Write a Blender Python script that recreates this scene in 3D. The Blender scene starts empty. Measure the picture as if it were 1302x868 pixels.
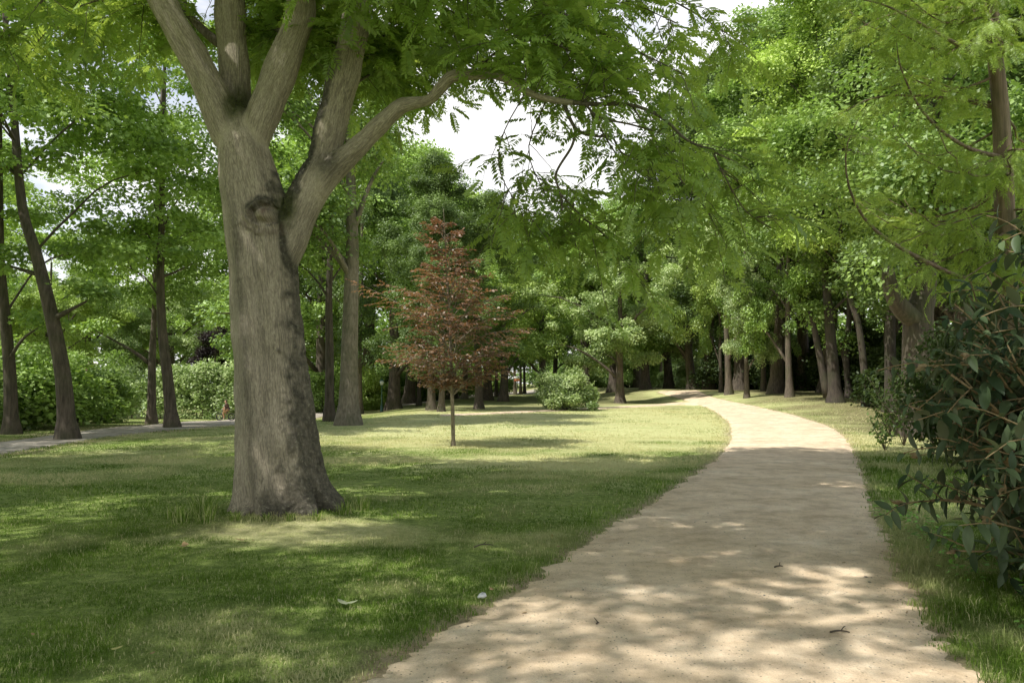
import bpy, math, random
import numpy as np

rng = np.random.default_rng(11)
random.seed(11)
sc = bpy.context.scene
COL = sc.collection
TAU = math.tau

# ------------------------------------------------------------------ camera model
FPX, CX, CY = 1013.0, 651.0, 434.0
EYE, PITCH = 1.6, math.atan(53 / 1013.0)
SUN_AZ = (-0.86, -0.51)          # horizontal direction towards the sun
SUN_EL = math.radians(57)


def ray(px, py):
    a, b = (px - CX) / FPX, (CY - py) / FPX
    return np.array([a, math.cos(PITCH) - b * math.sin(PITCH), math.sin(PITCH) + b * math.cos(PITCH)])


def P(px, py, Y):
    d = ray(px, py)
    return np.array([0, 0, EYE]) + d * (Y / d[1])


def sstep(a, b, x):
    t = np.clip((x - a) / (b - a), 0, 1)
    return t * t * (3 - 2 * t)


TREE_XY = np.array([-2.8, 9.9])


def terrain(x, y):
    x = np.asarray(x, float); y = np.asarray(y, float)
    z = -0.62 * sstep(30, 50, y) * sstep(-4, -12, x)
    z = z + 0.95 * sstep(32, 62, y) * sstep(0, 9, x - (11 - np.maximum(0, y - 60) * 0.15))
    z = z + 0.13 * np.exp(-((x - TREE_XY[0]) ** 2 + (y - TREE_XY[1]) ** 2) / (2 * 0.75 ** 2))
    z = z + 0.02 * np.sin(x * 0.7 + 1) * np.sin(y * 0.6) * sstep(60, 15, y)
    return z


def G(px, py, ymax=400.0):
    """the ground point a picture ray first meets"""
    d = ray(px, py)
    ys = np.concatenate([np.arange(1.5, 60, 0.05), np.arange(60, ymax, 0.25)])
    t = ys / d[1]
    h = EYE + d[2] * t - terrain(d[0] * t, ys)
    k = np.argmax(h < 0) if (h < 0).any() else len(ys) - 1
    return np.array([d[0] * t[k], ys[k], terrain(d[0] * t[k], ys[k])])


def gat(px, Y):
    """ground point seen in picture column px at forward distance Y"""
    x = (px - CX) / FPX * Y / math.cos(PITCH)
    return np.array([x, Y, float(terrain(x, Y))])


# ------------------------------------------------------------------ noise
_perm = np.random.default_rng(5).permutation(256)
_val = np.random.default_rng(6).random(256)


def vnoise(p):
    p = np.atleast_2d(np.asarray(p, float))
    if p.shape[1] == 2:
        p = np.c_[p, np.zeros(len(p))]
    i = np.floor(p).astype(int); f = p - i; f = f * f * (3 - 2 * f)
    r = 0
    for dx in (0, 1):
        for dy in (0, 1):
            for dz in (0, 1):
                h = _perm[(i[:, 0] + dx) & 255]
                h = _perm[(h + i[:, 1] + dy) & 255]
                h = _perm[(h + i[:, 2] + dz) & 255]
                w = (f[:, 0] if dx else 1 - f[:, 0]) * (f[:, 1] if dy else 1 - f[:, 1]) * (f[:, 2] if dz else 1 - f[:, 2])
                r = r + w * _val[h]
    return r


def fbm(p, oct=3):
    p = np.atleast_2d(np.asarray(p, float))
    r, a, s = 0, 0.5, 0
    for k in range(oct):
        r = r + a * vnoise(p * 2 ** k + 17.3 * k); s += a; a *= 0.5
    return r / s


def norm(v):
    return v / np.maximum(np.linalg.norm(v, axis=-1, keepdims=True), 1e-9)


# ------------------------------------------------------------------ mesh building
def make_mesh(name, V, faces, mat, smooth=False, attrs=None):
    """faces: list of int arrays (M,k)"""
    me = bpy.data.meshes.new(name)
    V = np.asarray(V, np.float32)
    faces = [np.asarray(f, np.int32) for f in (faces if isinstance(faces, list) else [faces]) if len(f)]
    me.vertices.add(len(V)); me.vertices.foreach_set('co', V.ravel())
    li = np.concatenate([f.ravel() for f in faces])
    ls, s = [], 0
    for f in faces:
        ls.append(s + np.arange(len(f)) * f.shape[1]); s += f.size
    me.loops.add(len(li)); me.loops.foreach_set('vertex_index', li)
    ls = np.concatenate(ls).astype(np.int32)
    me.polygons.add(len(ls)); me.polygons.foreach_set('loop_start', ls)
    if smooth:
        me.polygons.foreach_set('use_smooth', np.ones(len(ls), bool))
    me.update(calc_edges=True)
    for k, a in (attrs or {}).items():
        a = np.asarray(a, np.float32)
        if a.ndim == 1:
            at = me.attributes.new(k, 'FLOAT', 'POINT'); at.data.foreach_set('value', a)
        else:
            at = me.attributes.new(k, 'FLOAT_VECTOR', 'POINT'); at.data.foreach_set('vector', a.ravel())
    if mat is not None:
        me.materials.append(mat)
    return me


def link(name, me, parent=None, loc=None):
    o = bpy.data.objects.new(name, me); COL.objects.link(o)
    if parent is not None:
        o.parent = parent
    if loc is not None:
        o.location = [float(v) for v in loc]
    return o


def tag(o, label=None, cat=None, group=None, kind=None):
    if label: o['label'] = label
    if cat: o['category'] = cat
    if group: o['group'] = group
    if kind: o['kind'] = kind
    return o


def thing(name, label, cat, loc=(0, 0, 0), rz=0.0, group=None, scale=1.0):
    o = bpy.data.objects.new(name, None); COL.objects.link(o)
    o.empty_display_size = 0.2
    o.location = [float(v) for v in loc]; o.rotation_euler = (0, 0, rz)
    o.scale = (scale,) * 3 if not hasattr(scale, '__len__') else scale
    return tag(o, label, cat, group)


class Geo:
    """collects quads and triangles of one mesh"""
    def __init__(self): self.V = []; self.Q = []; self.T = []; self.n = 0; self.A = []
    def add(self, V, Q=None, T=None, a=0.5):
        V = np.asarray(V, float)
        self.V.append(V); self.A.append(np.full(len(V), a) if np.isscalar(a) else a)
        if Q is not None and len(Q): self.Q.append(np.asarray(Q) + self.n)
        if T is not None and len(T): self.T.append(np.asarray(T) + self.n)
        self.n += len(V)
    def mesh(self, name, mat, smooth=False, attrs=None):
        f = []
        if self.Q: f.append(np.concatenate(self.Q))
        if self.T: f.append(np.concatenate(self.T))
        at = {'tint': np.concatenate(self.A)}; at.update(attrs or {})
        return make_mesh(name, np.concatenate(self.V), f, mat, smooth, at)


def spline(pts, n):
    """Catmull-Rom through pts, n samples (rows may carry extra columns such as a radius)"""
    p = np.asarray(pts, float)
    if len(p) == 2:
        t = np.linspace(0, 1, n)[:, None]; return p[0] * (1 - t) + p[1] * t
    q = np.vstack([2 * p[0] - p[1], p, 2 * p[-1] - p[-2]])
    u = np.linspace(0, len(p) - 1, n); i = np.minimum(u.astype(int), len(p) - 2); f = (u - i)[:, None]
    a, b, c, d = q[i], q[i + 1], q[i + 2], q[i + 3]
    return 0.5 * (2 * b + (c - a) * f + (2 * a - 5 * b + 4 * c - d) * f ** 2 + (3 * b - a - 3 * c + d) * f ** 3)


def frames(pts):
    t = norm(np.gradient(pts, axis=0))
    u = np.zeros_like(t)
    a = np.array([1.0, 0, 0]) if abs(t[0][0]) < 0.8 else np.array([0, 1.0, 0])
    u[0] = norm(a - t[0] * a.dot(t[0]))
    for k in range(1, len(t)):
        w = u[k - 1] - t[k] * u[k - 1].dot(t[k]); u[k] = norm(w)
    return t, u, np.cross(t, u)


def tube(pts, rad, ns=6, cap=True, wob=0.0):
    pts = np.asarray(pts, float); n = len(pts)
    rad = np.broadcast_to(np.asarray(rad, float), (n,))
    t, u, v = frames(pts)
    th = np.arange(ns) * TAU / ns
    R = rad[:, None] * np.ones((1, ns))
    if wob:
        R = R * (1 + wob * np.sin(th * 2 + 1.3)[None] + wob * 0.7 * np.sin(th * 3 + np.linspace(0, 2, n)[:, None]))
    V = pts[:, None] + R[..., None] * (np.cos(th)[None, :, None] * u[:, None] + np.sin(th)[None, :, None] * v[:, None])
    V = V.reshape(-1, 3)
    i, j = np.meshgrid(np.arange(n - 1), np.arange(ns), indexing='ij')
    a = i * ns + j; b = i * ns + (j + 1) % ns
    Q = np.stack([a, b, b + ns, a + ns], -1).reshape(-1, 4)
    T = np.zeros((0, 3), int)
    if cap:
        V = np.vstack([V, pts[0], pts[-1]]); c0, c1 = n * ns, n * ns + 1
        k = np.arange(ns); k2 = (k + 1) % ns
        T = np.vstack([np.c_[k2, k, np.full(ns, c0)], np.c_[(n - 1) * ns + k, (n - 1) * ns + k2, np.full(ns, c1)]])
    return V, Q, T


def box(c, s, rz=0.0):
    x, y, z = np.array(s) / 2.0
    V = np.array([[-x, -y, -z], [x, -y, -z], [x, y, -z], [-x, y, -z], [-x, -y, z], [x, -y, z], [x, y, z], [-x, y, z]])
    cr, sr = math.cos(rz), math.sin(rz)
    V = V @ np.array([[cr, sr, 0], [-sr, cr, 0], [0, 0, 1]]) + np.array(c)
    return V, [[3, 2, 1, 0], [4, 5, 6, 7], [0, 1, 5, 4], [1, 2, 6, 5], [2, 3, 7, 6], [3, 0, 4, 7]]


def lathe(prof, ns=16):
    prof = np.asarray(prof, float); n = len(prof); th = np.arange(ns) * TAU / ns
    V = np.stack([prof[:, :1] * np.cos(th), prof[:, :1] * np.sin(th), prof[:, 1:] * np.ones(ns)], -1).reshape(-1, 3)
    i, j = np.meshgrid(np.arange(n - 1), np.arange(ns), indexing='ij')
    a = i * ns + j; b = i * ns + (j + 1) % ns
    return V, np.stack([a, b, b + ns, a + ns], -1).reshape(-1, 4)


def scatter(TV, TF, O, X, Y, Z, S, per=None):
    """copies of a template (local x = width, y = length, z = up) at frames; returns V, [faces], tint"""
    TV = np.asarray(TV, float); N = len(O); k = len(TV)
    L = TV[None] * np.asarray(S, float).reshape(N, 1, -1)
    V = O[:, None] + L[..., :1] * X[:, None] + L[..., 1:2] * Y[:, None] + L[..., 2:] * Z[:, None]
    off = (np.arange(N) * k)[:, None, None]
    F = [(np.asarray(f)[None] + off).reshape(-1, np.asarray(f).shape[1]) for f in TF]
    tint = np.repeat(per if per is not None else rng.random(N), k)
    return V.reshape(-1, 3), F, tint


# leaf templates: unit length along y
KITE = (np.array([[0, 0, 0], [0.34, 0.45, 0.03], [0, 1, 0], [-0.34, 0.45, 0.03]]), [np.array([[0, 1, 2, 3]])])
LEAF = (np.array([[0, 0, 0], [0.3, 0.3, 0.07], [0.2, 0.75, 0.04], [0, 1, -0.05], [-0.2, 0.75, 0.04], [-0.3, 0.3, 0.07], [0, 0.5, -0.03]]),
        [np.array([[0, 1, 2, 6], [6, 2, 3, 4], [0, 6, 4, 5]])])
MAPLE = (np.array([[0, 0, 0], [0.48, 0.1, 0.05], [0.3, 0.36, 0], [0.56, 0.66, -0.05], [0.2, 0.66, 0.02], [0, 1, -0.08],
                   [-0.2, 0.66, 0.02], [-0.56, 0.66, -0.05], [-0.3, 0.36, 0], [-0.48, 0.1, 0.05], [0, 0.4, 0.03]]),
         [np.array([[0, 1, 2, 10], [2, 3, 4, 10], [4, 5, 6, 10], [10, 6, 7, 8], [10, 8, 9, 0]])])


def vib_template():
    V, Q = [], []
    ys = np.linspace(0, 1, 7); w = 0.19 * np.sin(np.pi * np.clip(ys, 0.02, 1) ** 0.8) ** 0.8; w[0] = 0.015; w[-1] = 0.004
    for y, a in zip(ys, w):
        z = -0.22 * y * y
        V += [[-a, y, z + a * 0.30], [0, y, z - 0.01], [a, y, z + a * 0.30]]
    for k in range(6):
        b = k * 3
        Q += [[b, b + 1, b + 4, b + 3], [b + 1, b + 2, b + 5, b + 4]]
    return np.array(V), [np.array(Q)]


VIB = vib_template()


def compound(npair=8, droop=0.3, lw=0.30, ll=0.26, seed=0, fold=0.25):
    """a pinnate leaf of unit length: rachis strip and paired leaflets"""
    r = np.random.default_rng(seed); V, Q = [], []
    f = lambda y: np.array([0.03 * math.sin(y * 3 + seed), y, -droop * y * y])
    n = 5
    for k in range(n):
        c = f(k / (n - 1)); w = 0.009 * (1 - 0.6 * k / (n - 1)); V += [c + [-w, 0, 0], c + [w, 0, 0]]
        if k: b = 2 * k; Q.append([b - 2, b - 1, b + 1, b])
    def leaflet(c, d, L, up):
        s = norm(np.cross(d, up)); w = L * lw * 0.5; b = len(V)
        V.extend([c, c + d * L * 0.42 + s * w - up * 0.02, c + d * L - up * L * 0.18, c + d * L * 0.42 - s * w - up * 0.02])
        Q.append([b, b + 1, b + 2, b + 3])
    for k in range(npair):
        y = 0.2 + 0.78 * k / (npair - 1); c = f(y); L = ll * (0.75 + 0.5 * math.sin(math.pi * (0.25 + 0.6 * k / npair)))
        for sx in (-1, 1):
            d = norm(np.array([sx * 1.0, 0.45 + r.normal(0, 0.12), -fold - 2 * droop * y * 0.4 + r.normal(0, 0.1)]))
            leaflet(c, d, L * r.uniform(0.85, 1.1), norm(np.array([sx * 0.25 + r.normal(0, 0.2), r.normal(0, 0.15), 1.0])))
    leaflet(f(1.0), norm(np.array([0, 1, -2 * droop])), ll, np.array([0, 0.3, 1.0]))
    return np.array(V), [np.array(Q)]


COMP = [compound(8, d, 0.42, 0.25, s, 0.15) for s, d in enumerate((0.08, 0.2, 0.38))]
FROND = [compound(12, d, 0.20, 0.24, 20 + s, 0.05) for s, d in enumerate((0.1, 0.3))]


def leaf_frames(D, U):
    """frames from leaf direction D and wished-for normal U"""
    Y = norm(D); X = norm(np.cross(Y, U)); Z = np.cross(X, Y)
    return X, Y, Z


# ------------------------------------------------------------------ materials
def new_mat(name):
    m = bpy.data.materials.new(name); m.use_nodes = True
    nt = m.node_tree; nt.nodes.clear()
    return m, nt, nt.nodes, nt.links


def nd(N, t, **kw):
    n = N.new(t)
    for k, v in kw.items(): setattr(n, k, v)
    return n


def ramp(N, stops):
    r = N.new('ShaderNodeValToRGB'); e = r.color_ramp.elements
    while len(e) < len(stops): e.new(0.5)
    for k, (p, c) in enumerate(stops):
        e[k].position = p; e[k].color = (*c, 1) if len(c) == 3 else c
    return r


def mixc(N, L, fac, a, b, mode='MIX'):
    m = nd(N, 'ShaderNodeMix', data_type='RGBA', blend_type=mode)
    for s, v in ((0, fac), (6, a), (7, b)):
        if hasattr(v, 'links'): L.new(v, m.inputs[s])
        else: m.inputs[s].default_value = v if s == 0 else (*v, 1)
    return m.outputs[2]


def math_(N, L, op, a, b=0.5, clamp=False):
    m = nd(N, 'ShaderNodeMath', operation=op, use_clamp=clamp)
    for s, v in ((0, a), (1, b)):
        if hasattr(v, 'links'): L.new(v, m.inputs[s])
        else: m.inputs[s].default_value = v
    return m.outputs[0]


def noise(N, L, vec, scale, detail=3, rough=0.55, mapscale=None, dist=0.0):
    n = nd(N, 'ShaderNodeTexNoise'); n.inputs['Scale'].default_value = scale
    n.inputs['Detail'].default_value = detail; n.inputs['Roughness'].default_value = rough; n.inputs['Distortion'].default_value = dist
    if vec is not None:
        if mapscale:
            mp = nd(N, 'ShaderNodeMapping'); mp.inputs['Scale'].default_value = mapscale
            L.new(vec, mp.inputs['Vector']); vec = mp.outputs[0]
        L.new(vec, n.inputs['Vector'])
    return n.outputs['Fac']


def attr(N, name):
    return nd(N, 'ShaderNodeAttribute', attribute_name=name)


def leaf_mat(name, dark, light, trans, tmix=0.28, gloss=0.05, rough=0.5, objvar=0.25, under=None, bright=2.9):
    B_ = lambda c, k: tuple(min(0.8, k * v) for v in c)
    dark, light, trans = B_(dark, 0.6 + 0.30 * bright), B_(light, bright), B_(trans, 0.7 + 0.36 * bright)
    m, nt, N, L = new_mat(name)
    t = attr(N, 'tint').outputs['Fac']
    oi = nd(N, 'ShaderNodeObjectInfo')
    c = mixc(N, L, t, dark, light)
    hs = nd(N, 'ShaderNodeHueSaturation'); L.new(c, hs.inputs['Color'])
    hs.inputs['Saturation'].default_value = 0.98
    v = math_(N, L, 'MULTIPLY_ADD', oi.outputs['Random'], objvar); N[-1].inputs[2].default_value = 1 - objvar / 2
    L.new(v, hs.inputs['Value'])
    col = hs.outputs[0]
    if under is not None:
        g = nd(N, 'ShaderNodeNewGeometry'); col = mixc(N, L, g.outputs['Backfacing'], col, under)
    d = nd(N, 'ShaderNodeBsdfDiffuse'); L.new(col, d.inputs[0])
    tr = nd(N, 'ShaderNodeBsdfTranslucent')
    L.new(mixc(N, L, t, tuple(0.7 * k for k in trans), trans), tr.inputs[0])
    mx = nd(N, 'ShaderNodeMixShader'); mx.inputs[0].default_value = tmix
    L.new(d.outputs[0], mx.inputs[1]); L.new(tr.outputs[0], mx.inputs[2])
    gl = nd(N, 'ShaderNodeBsdfGlossy'); gl.inputs['Roughness'].default_value = rough
    gl.inputs[0].default_value = (0.9, 0.95, 0.9, 1)
    m2 = nd(N, 'ShaderNodeMixShader'); m2.inputs[0].default_value = gloss
    L.new(mx.outputs[0], m2.inputs[1]); L.new(gl.outputs[0], m2.inputs[2])
    o = nd(N, 'ShaderNodeOutputMaterial'); L.new(m2.outputs[0], o.inputs[0])
    return m


def simple_mat(name, a, b, scale=20.0, rough=0.8, bump=0.3, metallic=0.0, mapscale=None, coord='Object', dist=0.02):
    m, nt, N, L = new_mat(name)
    tc = nd(N, 'ShaderNodeTexCoord')
    n = noise(N, L, tc.outputs[coord], scale, 5, 0.6, mapscale)
    r = ramp(N, [(0.3, a), (0.72, b)]); L.new(n, r.inputs[0])
    p = nd(N, 'ShaderNodeBsdfPrincipled'); p.inputs['Roughness'].default_value = rough; p.inputs['Metallic'].default_value = metallic
    L.new(r.outputs[0], p.inputs['Base Color'])
    if bump:
        bp = nd(N, 'ShaderNodeBump'); bp.inputs['Strength'].default_value = bump; bp.inputs['Distance'].default_value = dist
        L.new(n, bp.inputs['Height']); L.new(bp.outputs[0], p.inputs['Normal'])
    o = nd(N, 'ShaderNodeOutputMaterial'); L.new(p.outputs[0], o.inputs[0])
    return m


def bark_mat(name, dark, light, moss=(0.05, 0.065, 0.02), zs=0.14, scale=14):
    m, nt, N, L = new_mat(name)
    tc = nd(N, 'ShaderNodeTexCoord'); oi = nd(N, 'ShaderNodeObjectInfo')
    n = noise(N, L, tc.outputs['Object'], scale, 6, 0.65, (1, 1, zs), 0.3)
    r = ramp(N, [(0.32, dark), (0.7, light)]); L.new(n, r.inputs[0])
    big = noise(N, L, tc.outputs['Object'], 1.3, 3)
    f = ramp(N, [(0.45, (0, 0, 0)), (0.75, (0.6, 0.6, 0.6))]); L.new(big, f.inputs[0])
    c = mixc(N, L, f.outputs[0], r.outputs[0], moss)
    hs = nd(N, 'ShaderNodeHueSaturation'); L.new(c, hs.inputs['Color'])
    v = math_(N, L, 'MULTIPLY_ADD', oi.outputs['Random'], 0.4); N[-1].inputs[2].default_value = 0.8
    L.new(v, hs.inputs['Value'])
    p = nd(N, 'ShaderNodeBsdfPrincipled'); p.inputs['Roughness'].default_value = 0.9
    L.new(hs.outputs[0], p.inputs['Base Color'])
    bp = nd(N, 'ShaderNodeBump'); bp.inputs['Strength'].default_value = 0.8; bp.inputs['Distance'].default_value = 0.03
    L.new(n, bp.inputs['Height']); L.new(bp.outputs[0], p.inputs['Normal'])
    o = nd(N, 'ShaderNodeOutputMaterial'); L.new(p.outputs[0], o.inputs[0])
    return m


def main_bark():
    m, nt, N, L = new_mat('furrowed_bark')
    bv = attr(N, 'barkco').outputs['Vector']; dk = attr(N, 'dark').outputs['Fac']; ms = attr(N, 'moss').outputs['Fac']
    sc_ = attr(N, 'scar').outputs['Fac']; tc = nd(N, 'ShaderNodeTexCoord')
    # fine wavy furrows running along the limb, thin pale ridges between
    w = noise(N, L, bv, 24, 5, 0.65, (1, 1, 0.075), 1.7)
    tie = attr(N, 'tie').outputs['Fac']
    w = math_(N, L, 'ADD', math_(N, L, 'MULTIPLY', math_(N, L, 'SUBTRACT', w, 0.5), math_(N, L, 'SUBTRACT', 1.0, tie)), 0.5)
    rid = ramp(N, [(0.41, (0, 0, 0)), (0.50, (1, 1, 1)), (0.59, (0, 0, 0))]); L.new(w, rid.inputs[0])
    fine = noise(N, L, bv, 90, 5, 0.7, (1, 1, 0.25))
    big = noise(N, L, bv, 2.6, 4, 0.6, (1, 1, 0.3))
    base = ramp(N, [(0.3, (0.21, 0.175, 0.130)), (0.5, (0.29, 0.245, 0.183)), (0.72, (0.37, 0.315, 0.24))]); L.new(big, base.inputs[0])
    c = mixc(N, L, math_(N, L, 'MULTIPLY', rid.outputs[0], 0.7), base.outputs[0], (0.60, 0.52, 0.39))
    fr = ramp(N, [(0.35, (0.55, 0.55, 0.55)), (0.6, (1.1, 1.1, 1.1))]); L.new(fine, fr.inputs[0])
    c = mixc(N, L, 0.8, c, fr.outputs[0], 'MULTIPLY')
    lich = noise(N, L, tc.outputs['Object'], 22, 6, 0.7)
    lr = ramp(N, [(0.42, (0.045, 0.040, 0.028)), (0.56, (0.10, 0.09, 0.065)), (0.70, (0.30, 0.28, 0.21))]); L.new(lich, lr.inputs[0])
    c = mixc(N, L, dk, c, lr.outputs[0])  # dark mask carries the crust and the painted flute shade
    mn = noise(N, L, tc.outputs['Object'], 60, 4, 0.7)
    mr = ramp(N, [(0.35, (0.022, 0.026, 0.008)), (0.7, (0.10, 0.11, 0.025))]); L.new(mn, mr.inputs[0])
    c = mixc(N, L, ms, c, mr.outputs[0])
    c = mixc(N, L, sc_, c, (0.12, 0.06, 0.045))
    p = nd(N, 'ShaderNodeBsdfPrincipled'); p.inputs['Roughness'].default_value = 0.85
    L.new(c, p.inputs['Base Color'])
    h = math_(N, L, 'ADD', math_(N, L, 'MULTIPLY', w, 1.0), math_(N, L, 'MULTIPLY', fine, 0.5))
    h = math_(N, L, 'ADD', h, math_(N, L, 'MULTIPLY', math_(N, L, 'MULTIPLY', dk, lich), 2.0))
    bp = nd(N, 'ShaderNodeBump'); bp.inputs['Strength'].default_value = 0.9; bp.inputs['Distance'].default_value = 0.022
    L.new(h, bp.inputs['Height']); L.new(bp.outputs[0], p.inputs['Normal'])
    o = nd(N, 'ShaderNodeOutputMaterial'); L.new(p.outputs[0], o.inputs[0])
    return m


def lawn_mat():
    m, nt, N, L = new_mat('mown_grass')
    tc = nd(N, 'ShaderNodeTexCoord'); co = tc.outputs['Object']
    n1 = noise(N, L, co, 0.45, 5, 0.65); n2 = noise(N, L, co, 1.6, 6, 0.7); n3 = noise(N, L, co, 60, 4, 0.7)
    n4 = noise(N, L, co, 9, 5, 0.7)
    dry = attr(N, 'dry').outputs['Fac']; edge = attr(N, 'edge').outputs['Fac']; litter = attr(N, 'litter').outputs['Fac']
    g = ramp(N, [(0.25, (0.09, 0.155, 0.027)), (0.75, (0.46, 0.56, 0.16))]); L.new(n4, g.inputs[0])
    gf = ramp(N, [(0.3, (0.5, 0.5, 0.5)), (0.65, (1.3, 1.3, 1.3))]); L.new(n3, gf.inputs[0])
    straw = ramp(N, [(0.25, (0.52, 0.56, 0.19)), (0.75, (0.84, 0.79, 0.46))]); L.new(n4, straw.inputs[0])
    d = math_(N, L, 'ADD', math_(N, L, 'MULTIPLY', n1, 0.55), math_(N, L, 'MULTIPLY', n2, 0.45))
    d = math_(N, L, 'ADD', d, math_(N, L, 'SUBTRACT', dry, 0.5))
    dr = ramp(N, [(0.44, (0, 0, 0)), (0.64, (0.85, 0.85, 0.85))]); L.new(d, dr.inputs[0])
    c = mixc(N, L, dr.outputs[0], g.outputs[0], straw.outputs[0])
    lit = ramp(N, [(0.35, (0.05, 0.035, 0.018)), (0.7, (0.22, 0.16, 0.08))]); L.new(n4, lit.inputs[0])
    lf = math_(N, L, 'MULTIPLY', litter, math_(N, L, 'MULTIPLY', n2, 1.9, True), True)
    c = mixc(N, L, lf, c, lit.outputs[0])
    e = ramp(N, [(0.3, (0.36, 0.27, 0.17)), (0.7, (0.56, 0.44, 0.30))]); L.new(n4, e.inputs[0])
    c = mixc(N, L, edge, c, e.outputs[0])
    c = mixc(N, L, 0.75, c, gf.outputs[0], 'MULTIPLY')
    p = nd(N, 'ShaderNodeBsdfPrincipled'); p.inputs['Roughness'].default_value = 0.9; p.inputs['Specular IOR Level'].default_value = 0.2
    L.new(c, p.inputs['Base Color'])
    h = math_(N, L, 'ADD', n3, math_(N, L, 'MULTIPLY', n4, 1.5))
    bp = nd(N, 'ShaderNodeBump'); bp.inputs['Strength'].default_value = 0.8; bp.inputs['Distance'].default_value = 0.04
    L.new(h, bp.inputs['Height']); L.new(bp.outputs[0], p.inputs['Normal'])
    o = nd(N, 'ShaderNodeOutputMaterial'); L.new(p.outputs[0], o.inputs[0])
    return m


def gravel_mat(name, tint=(1, 1, 1), dirt=0.5):
    m, nt, N, L = new_mat(name)
    tc = nd(N, 'ShaderNodeTexCoord'); co = tc.outputs['Object']
    n1 = noise(N, L, co, 0.9, 5, 0.62); n2 = noise(N, L, co, 120, 3, 0.7); n3 = noise(N, L, co, 7, 5, 0.7)
    vo = nd(N, 'ShaderNodeTexVoronoi'); vo.inputs['Scale'].default_value = 38; L.new(co, vo.inputs['Vector'])
    T = lambda c: tuple(a * b for a, b in zip(c, tint))
    b = ramp(N, [(0.36, T((0.63, 0.48, 0.315))), (0.55, T((0.79, 0.63, 0.45))), (0.68, T((0.88, 0.76, 0.58)))])
    L.new(math_(N, L, 'ADD', math_(N, L, 'MULTIPLY', n1, 0.6), math_(N, L, 'MULTIPLY', n3, 0.4)), b.inputs[0])
    gr = ramp(N, [(0.3, (0.78, 0.77, 0.75)), (0.55, (1.16, 1.16, 1.16))]); L.new(n2, gr.inputs[0])
    c = mixc(N, L, 0.6, b.outputs[0], gr.outputs[0], 'MULTIPLY')
    n6 = noise(N, L, co, 2.6, 7, 0.72); tr_ = ramp(N, [(0.38, (0.74, 0.72, 0.70)), (0.52, (1.0, 1.0, 1.0)), (0.7, (1.1, 1.1, 1.1))]); L.new(n6, tr_.inputs[0])
    c = mixc(N, L, 0.8, c, tr_.outputs[0], 'MULTIPLY')
    # scattered darker stones
    vr = ramp(N, [(0.16, (1, 1, 1)), (0.30, (0, 0, 0))]); L.new(vo.outputs['Distance'], vr.inputs[0])
    sp = nd(N, 'ShaderNodeSeparateColor'); L.new(vo.outputs['Color'], sp.inputs[0])
    sel = math_(N, L, 'GREATER_THAN', sp.outputs[0], 0.72)
    c = mixc(N, L, math_(N, L, 'MULTIPLY', math_(N, L, 'MULTIPLY', vr.outputs[0], sel), 0.8), c, T((0.21, 0.165, 0.12)))
    p = nd(N, 'ShaderNodeBsdfPrincipled'); p.inputs['Roughness'].default_value = 0.95; p.inputs['Specular IOR Level'].default_value = 0.2
    L.new(c, p.inputs['Base Color'])
    h = math_(N, L, 'ADD', math_(N, L, 'ADD', n2, math_(N, L, 'MULTIPLY', n3, 2.5)), math_(N, L, 'MULTIPLY', vr.outputs[0], 0.6))
    bp = nd(N, 'ShaderNodeBump'); bp.inputs['Strength'].default_value = 0.7; bp.inputs['Distance'].default_value = 0.012
    L.new(h, bp.inputs['Height']); L.new(bp.outputs[0], p.inputs['Normal'])
    o = nd(N, 'ShaderNodeOutputMaterial'); L.new(p.outputs[0], o.inputs[0])
    return m


def blade_mat():
    m, nt, N, L = new_mat('grass_blade')
    t = attr(N, 'tint').outputs['Fac']; d = attr(N, 'dry').outputs['Fac']
    g = ramp(N, [(0.0, (0.06, 0.125, 0.018)), (0.6, (0.18, 0.29, 0.045)), (1.0, (0.52, 0.62, 0.18))]); L.new(t, g.inputs[0])
    c = mixc(N, L, d, g.outputs[0], (0.80, 0.73, 0.42))
    df = nd(N, 'ShaderNodeBsdfDiffuse'); L.new(c, df.inputs[0])
    tr = nd(N, 'ShaderNodeBsdfTranslucent'); L.new(mixc(N, L, 0.5, c, (0.3, 0.42, 0.08)), tr.inputs[0])
    mx = nd(N, 'ShaderNodeMixShader'); mx.inputs[0].default_value = 0.35
    L.new(df.outputs[0], mx.inputs[1]); L.new(tr.outputs[0], mx.inputs[2])
    o = nd(N, 'ShaderNodeOutputMaterial'); L.new(mx.outputs[0], o.inputs[0])
    return m


M = {}
M['bark_main'] = main_bark()
M['bark'] = bark_mat('grey_brown_bark', (0.045, 0.035, 0.025), (0.17, 0.135, 0.10))
M['bark_bough'] = bark_mat('bough_bark', (0.10, 0.08, 0.06), (0.30, 0.25, 0.185), zs=0.3, scale=30)
M['bark_shade_toned'] = bark_mat('shade_toned_bark', (0.03, 0.024, 0.018), (0.10, 0.078, 0.058))  # darker copy of the grey-brown bark, tree shade painted into its colour
M['bark_pale'] = bark_mat('pale_bark', (0.10, 0.085, 0.06), (0.26, 0.225, 0.17), zs=0.3)
M['bark_red'] = bark_mat('reddish_bark', (0.07, 0.045, 0.03), (0.27, 0.19, 0.135), zs=0.08)
M['maple'] = leaf_mat('maple_leaf', (0.068, 0.125, 0.022), (0.165, 0.235, 0.050), (0.28, 0.42, 0.05))
M['dense'] = leaf_mat('dark_leaf', (0.045, 0.085, 0.018), (0.14, 0.195, 0.045), (0.20, 0.32, 0.05), 0.34)
M['lime'] = leaf_mat('yellow_green_leaf', (0.11, 0.17, 0.025), (0.22, 0.29, 0.06), (0.30, 0.44, 0.06))
M['pale'] = leaf_mat('grey_green_leaf', (0.11, 0.165, 0.05), (0.24, 0.30, 0.12), (0.22, 0.34, 0.07), 0.36)
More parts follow.
